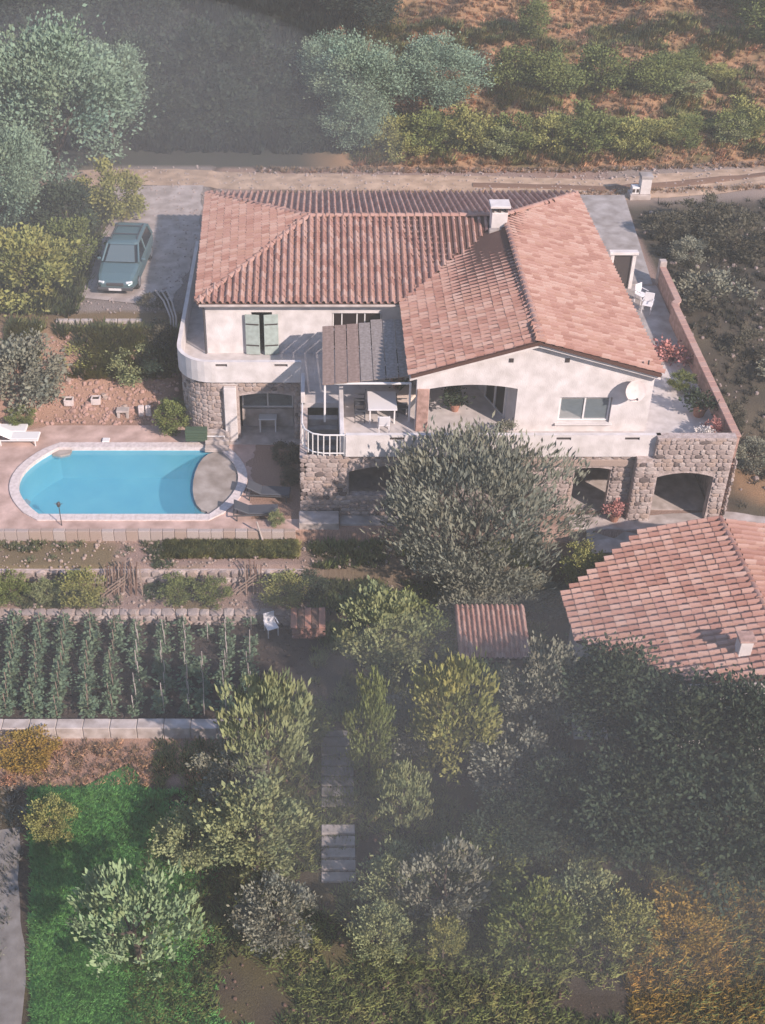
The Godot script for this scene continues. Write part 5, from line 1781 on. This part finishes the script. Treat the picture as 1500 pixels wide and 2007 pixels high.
	lathe(st, [Vector2(0.02, 1.0), Vector2(0.07, 1.05), Vector2(0.09, 1.2), Vector2(0.03, 1.26)])
	for k in 4:
		var a := TAU * k / 4.0
		tube(st, [Vector3(0, 1.08, 0), Vector3(cos(a) * 0.17, 1.2, sin(a) * 0.17)], [0.014], 4)
	piece("bowl", st, M.metal_dark, la)
	# small things on the terraces
	var tr := thing("trough_planter", "dark empty trough standing on the left balcony", "planter", Vector3(-2.0, FLOOR, -4.6))
	box("trough", -0.35, 0.35, 0.0, 0.22, -0.16, 0.16, M.navy, tr, 0.04)
	var dm := tag(box(numbered("door_mat"), 11.4, 12.3, FLOOR + 0.002, FLOOR + 0.03, 0.5, 1.0, M.navy, self), "dark mat on the terrace under the gable window", "mat")
	dm.set_meta("group", "")
	dm.remove_meta("group")
	var ct := thing("cellar_table", "white table inside the lower left garage opening", "table", Vector3(-2.5, 0.03, -4.5))
	box("tabletop", -0.42, 0.42, 0.7, 0.75, -0.25, 0.25, M.white_paint, ct, 0.01)
	for x in [-0.36, 0.36]:
		box("leg", x - 0.03, x + 0.03, 0.0, 0.698, -0.2, 0.2, M.white_paint, ct)
	var fl := thing("white_flowers", "white flowering plant between the bushes and the parked car", "plant", Vector3(-12.3, level(-12.3, -15.6), -15.6))
	var c := part("flowers", crown_of("small", 0), M.petal_white, fl)
	c.position.y = 0.5
	c.scale = Vector3(0.42, 0.5, 0.42)
	var lp := thing("leaning_post", "pale leaning post at the pool curb beside the grass strip", "post", Vector3(-2.6, -0.4, 3.35))
	st = mb()
	tube(st, [Vector3(0.15, 0, 0), Vector3(-0.1, 1.0, -0.1)], [0.04], 6)
	piece("post", st, M.pale_concrete, lp)


func pot(called: String, label: String, at: Vector3, r: float, leaf: String, size: float) -> void:
	var t := thing(called, label, "potted plant", at, 0.0, "potted plants around the house")
	var st := mb()
	lathe(st, [Vector2(r * 0.66, 0.0), Vector2(r * 0.95, r * 1.3), Vector2(r * 1.05, r * 1.32), Vector2(r * 1.05, r * 1.5), Vector2(r * 0.9, r * 1.5), Vector2(r * 0.86, r * 1.36)])
	piece("pot", st, M.terracotta, t)
	var c := part("leaves", crown_of("small", rng.randi() % 2), M[leaf], t)
	c.position.y = r * 1.4 + size * 0.6
	c.basis = Basis.from_scale(Vector3(size, size * 0.8, size)) * Basis(Vector3.UP, rng.randf() * TAU)


func make_chair(called: String, label: String, m: Material) -> Node3D:
	var t := thing(called, label, "chair", Vector3.ZERO, 0.0, "chairs round the house")
	box("seat", -0.24, 0.24, 0.42, 0.46, -0.24, 0.24, m, t, 0.015)
	var st := mb()
	bx(st, Vector3(0, 0.7, -0.25), Vector3(0.46, 0.46, 0.035), 0.012, Basis(Vector3.RIGHT, -0.12))
	piece("backrest", st, m, t)
	for x in [-0.21, 0.21]:
		for z in [-0.21, 0.21]:
			box("leg", x - 0.018, x + 0.018, 0.0, 0.418, z - 0.018, z + 0.018, m, t)
		box("armrest", x * 1.14 - 0.02, x * 1.14 + 0.02, 0.63, 0.655, -0.22, 0.2, m, t)
	return t


func make_lounger(label: String, cloth: Material, frame: Material) -> Node3D:
	var t := thing("sun_lounger", label, "sun lounger", Vector3.ZERO, 0.0, "loungers on the pool deck")
	var st := mb()
	for x in [-0.33, 0.33]:
		bx(st, Vector3(x, 0.3, 0.0), Vector3(0.05, 0.05, 1.9), 0.01)
	for z in [-0.93, 0.0, 0.93]:
		bx(st, Vector3(0, 0.3, z), Vector3(0.608, 0.045, 0.05), 0.01)
	piece("frame", st, frame, t)
	for x in [-0.31, 0.31]:
		for z in [-0.8, 0.8]:
			box("leg", x - 0.025, x + 0.025, 0.0, 0.274, z - 0.025, z + 0.025, frame, t)
	st = mb()
	bx(st, Vector3(0, 0.36, 0.32), Vector3(0.64, 0.06, 1.26), 0.025)
	piece("mattress", st, cloth, t)
	st = mb()
	bx(st, Vector3(0, 0.52, -0.6), Vector3(0.64, 0.06, 0.72), 0.025, Basis(Vector3.RIGHT, 0.5))
	piece("backrest", st, cloth, t)
	return t


func build_car() -> void:
	# an estate car whose nose points to the camera
	var c := thing("parked_car", "grey-teal estate car parked nose forward on the gravel beside the house", "car", Vector3(-10.1, 3.24, -14.4), deg_to_rad(-4))
	c.scale = Vector3(1.22, 1.18, 1.2)
	var body := mb()
	var rings := []
	for s in [[-2.22, 0.70, 0.42, 0.86], [-2.12, 0.80, 0.28, 0.98], [-1.2, 0.86, 0.24, 1.0], [0.2, 0.87, 0.24, 0.99], [1.05, 0.86, 0.24, 0.95], [1.75, 0.82, 0.26, 0.84], [2.15, 0.72, 0.32, 0.70], [2.28, 0.58, 0.40, 0.60]]:
		var ring := []
		var w: float = s[1]
		for q in [[-0.9, 0.0], [0.9, 0.0], [1.0, 0.22], [1.0, 0.72], [0.93, 0.93], [0.78, 1.0], [-0.78, 1.0], [-0.93, 0.93], [-1.0, 0.72], [-1.0, 0.22]]:
			ring.append(Vector3(q[0] * w, lerpf(s[2], s[3], q[1]), s[0]))
		rings.append(ring)
	loft(body, rings)
	piece("body", body, M.car_paint, c)
	var glass := mb()
	var plan := func(w: float, z0: float, z1: float, y: float) -> Array:
		return [Vector3(-w, y, z0 + 0.08), Vector3(-w + 0.1, y, z0), Vector3(w - 0.1, y, z0), Vector3(w, y, z0 + 0.08), Vector3(w, y, z1 - 0.1), Vector3(w - 0.14, y, z1), Vector3(-w + 0.14, y, z1), Vector3(-w, y, z1 - 0.1)]
	loft(glass, [plan.call(0.80, -2.08, 0.98, 0.96), plan.call(0.66, -1.86, 0.22, 1.45)])
	piece("side_glass", glass, M.car_glass, c)
	var roof := mb()
	loft(roof, [plan.call(0.665, -1.88, 0.24, 1.44), plan.call(0.64, -1.84, 0.18, 1.5), plan.call(0.48, -1.7, 0.0, 1.535)])
	piece("car_roof", roof, M.car_paint, c)
	var ws := mb()
	slab8(ws, [Vector3(-0.62, 0.985, 0.97), Vector3(0.62, 0.985, 0.97), Vector3(0.5, 1.43, 0.27), Vector3(-0.5, 1.43, 0.27), Vector3(-0.62, 1.0, 1.0), Vector3(0.62, 1.0, 1.0), Vector3(0.5, 1.45, 0.3), Vector3(-0.5, 1.45, 0.3)])
	piece("windscreen", ws, M.windscreen, c)
	for s in [-1.0, 1.0]:
		var pil := mb()
		tube(pil, [Vector3(s * 0.77, 0.97, 0.93), Vector3(s * 0.645, 1.46, 0.2)], [0.045], 6)
		tube(pil, [Vector3(s * 0.805, 0.97, -0.35), Vector3(s * 0.665, 1.46, -0.4)], [0.04], 6)
		tube(pil, [Vector3(s * 0.80, 0.97, -1.95), Vector3(s * 0.66, 1.46, -1.78)], [0.06], 6)
		piece("pillar", pil, M.car_paint, c)
		var rr := mb()
		tube(rr, [Vector3(s * 0.55, 1.54, -0.1), Vector3(s * 0.55, 1.6, -0.2), Vector3(s * 0.55, 1.6, -1.5), Vector3(s * 0.55, 1.54, -1.6)], [0.022], 6)
		piece("roof_rail", rr, M.metal_dark, c)
		var hl := mb()
		bx(hl, Vector3(s * 0.57, 0.62, 2.16), Vector3(0.28, 0.13, 0.12), 0.03, Basis(Vector3.UP, s * 0.45))
		piece("headlight", hl, M.lamp_glass, c)
		var mi := mb()
		bx(mi, Vector3(s * 0.93, 1.0, 0.72), Vector3(0.17, 0.12, 0.1), 0.03)
		piece("mirror", mi, M.car_paint, c)
		for z in [-1.35, 1.4]:
			var ty := mb()
			var ring := []
			for e in [[0.62, 0.30], [0.65, 0.335], [0.81, 0.335], [0.84, 0.30]]:
				var r := []
				for k in 16:
					var t := TAU * k / 16.0
					r.append(Vector3(s * e[0], 0.33 + sin(t) * e[1], z + cos(t) * e[1]))
				ring.append(r)
			loft(ty, ring)
			var tyre := piece("wheel", ty, M.tyre, c)
			var rm := mb()
			var disc := []
			for e in [[0.82, 0.2], [0.855, 0.19]]:
				var r := []
				for k in 12:
					var t := TAU * k / 12.0
					r.append(Vector3(s * e[0], 0.33 + sin(t) * e[1], z + cos(t) * e[1]))
				disc.append(r)
			loft(rm, disc)
			piece("rim", rm, M.rim, tyre)
	for k in 2:
		var bar := mb()
		bx(bar, Vector3(0, 1.62, -0.45 - k * 0.8), Vector3(1.16, 0.03, 0.06), 0.01)
		piece("roof_bar", bar, M.metal_dark, c)
	box("grille", -0.36, 0.36, 0.5, 0.64, 2.2, 2.3, M.metal_dark, c, 0.02)
	box("bumper", -0.74, 0.74, 0.3, 0.45, 2.16, 2.33, M.metal_dark, c, 0.04)
	box("number_plate", -0.26, 0.26, 0.33, 0.43, 2.332, 2.345, M.white_paint, c)
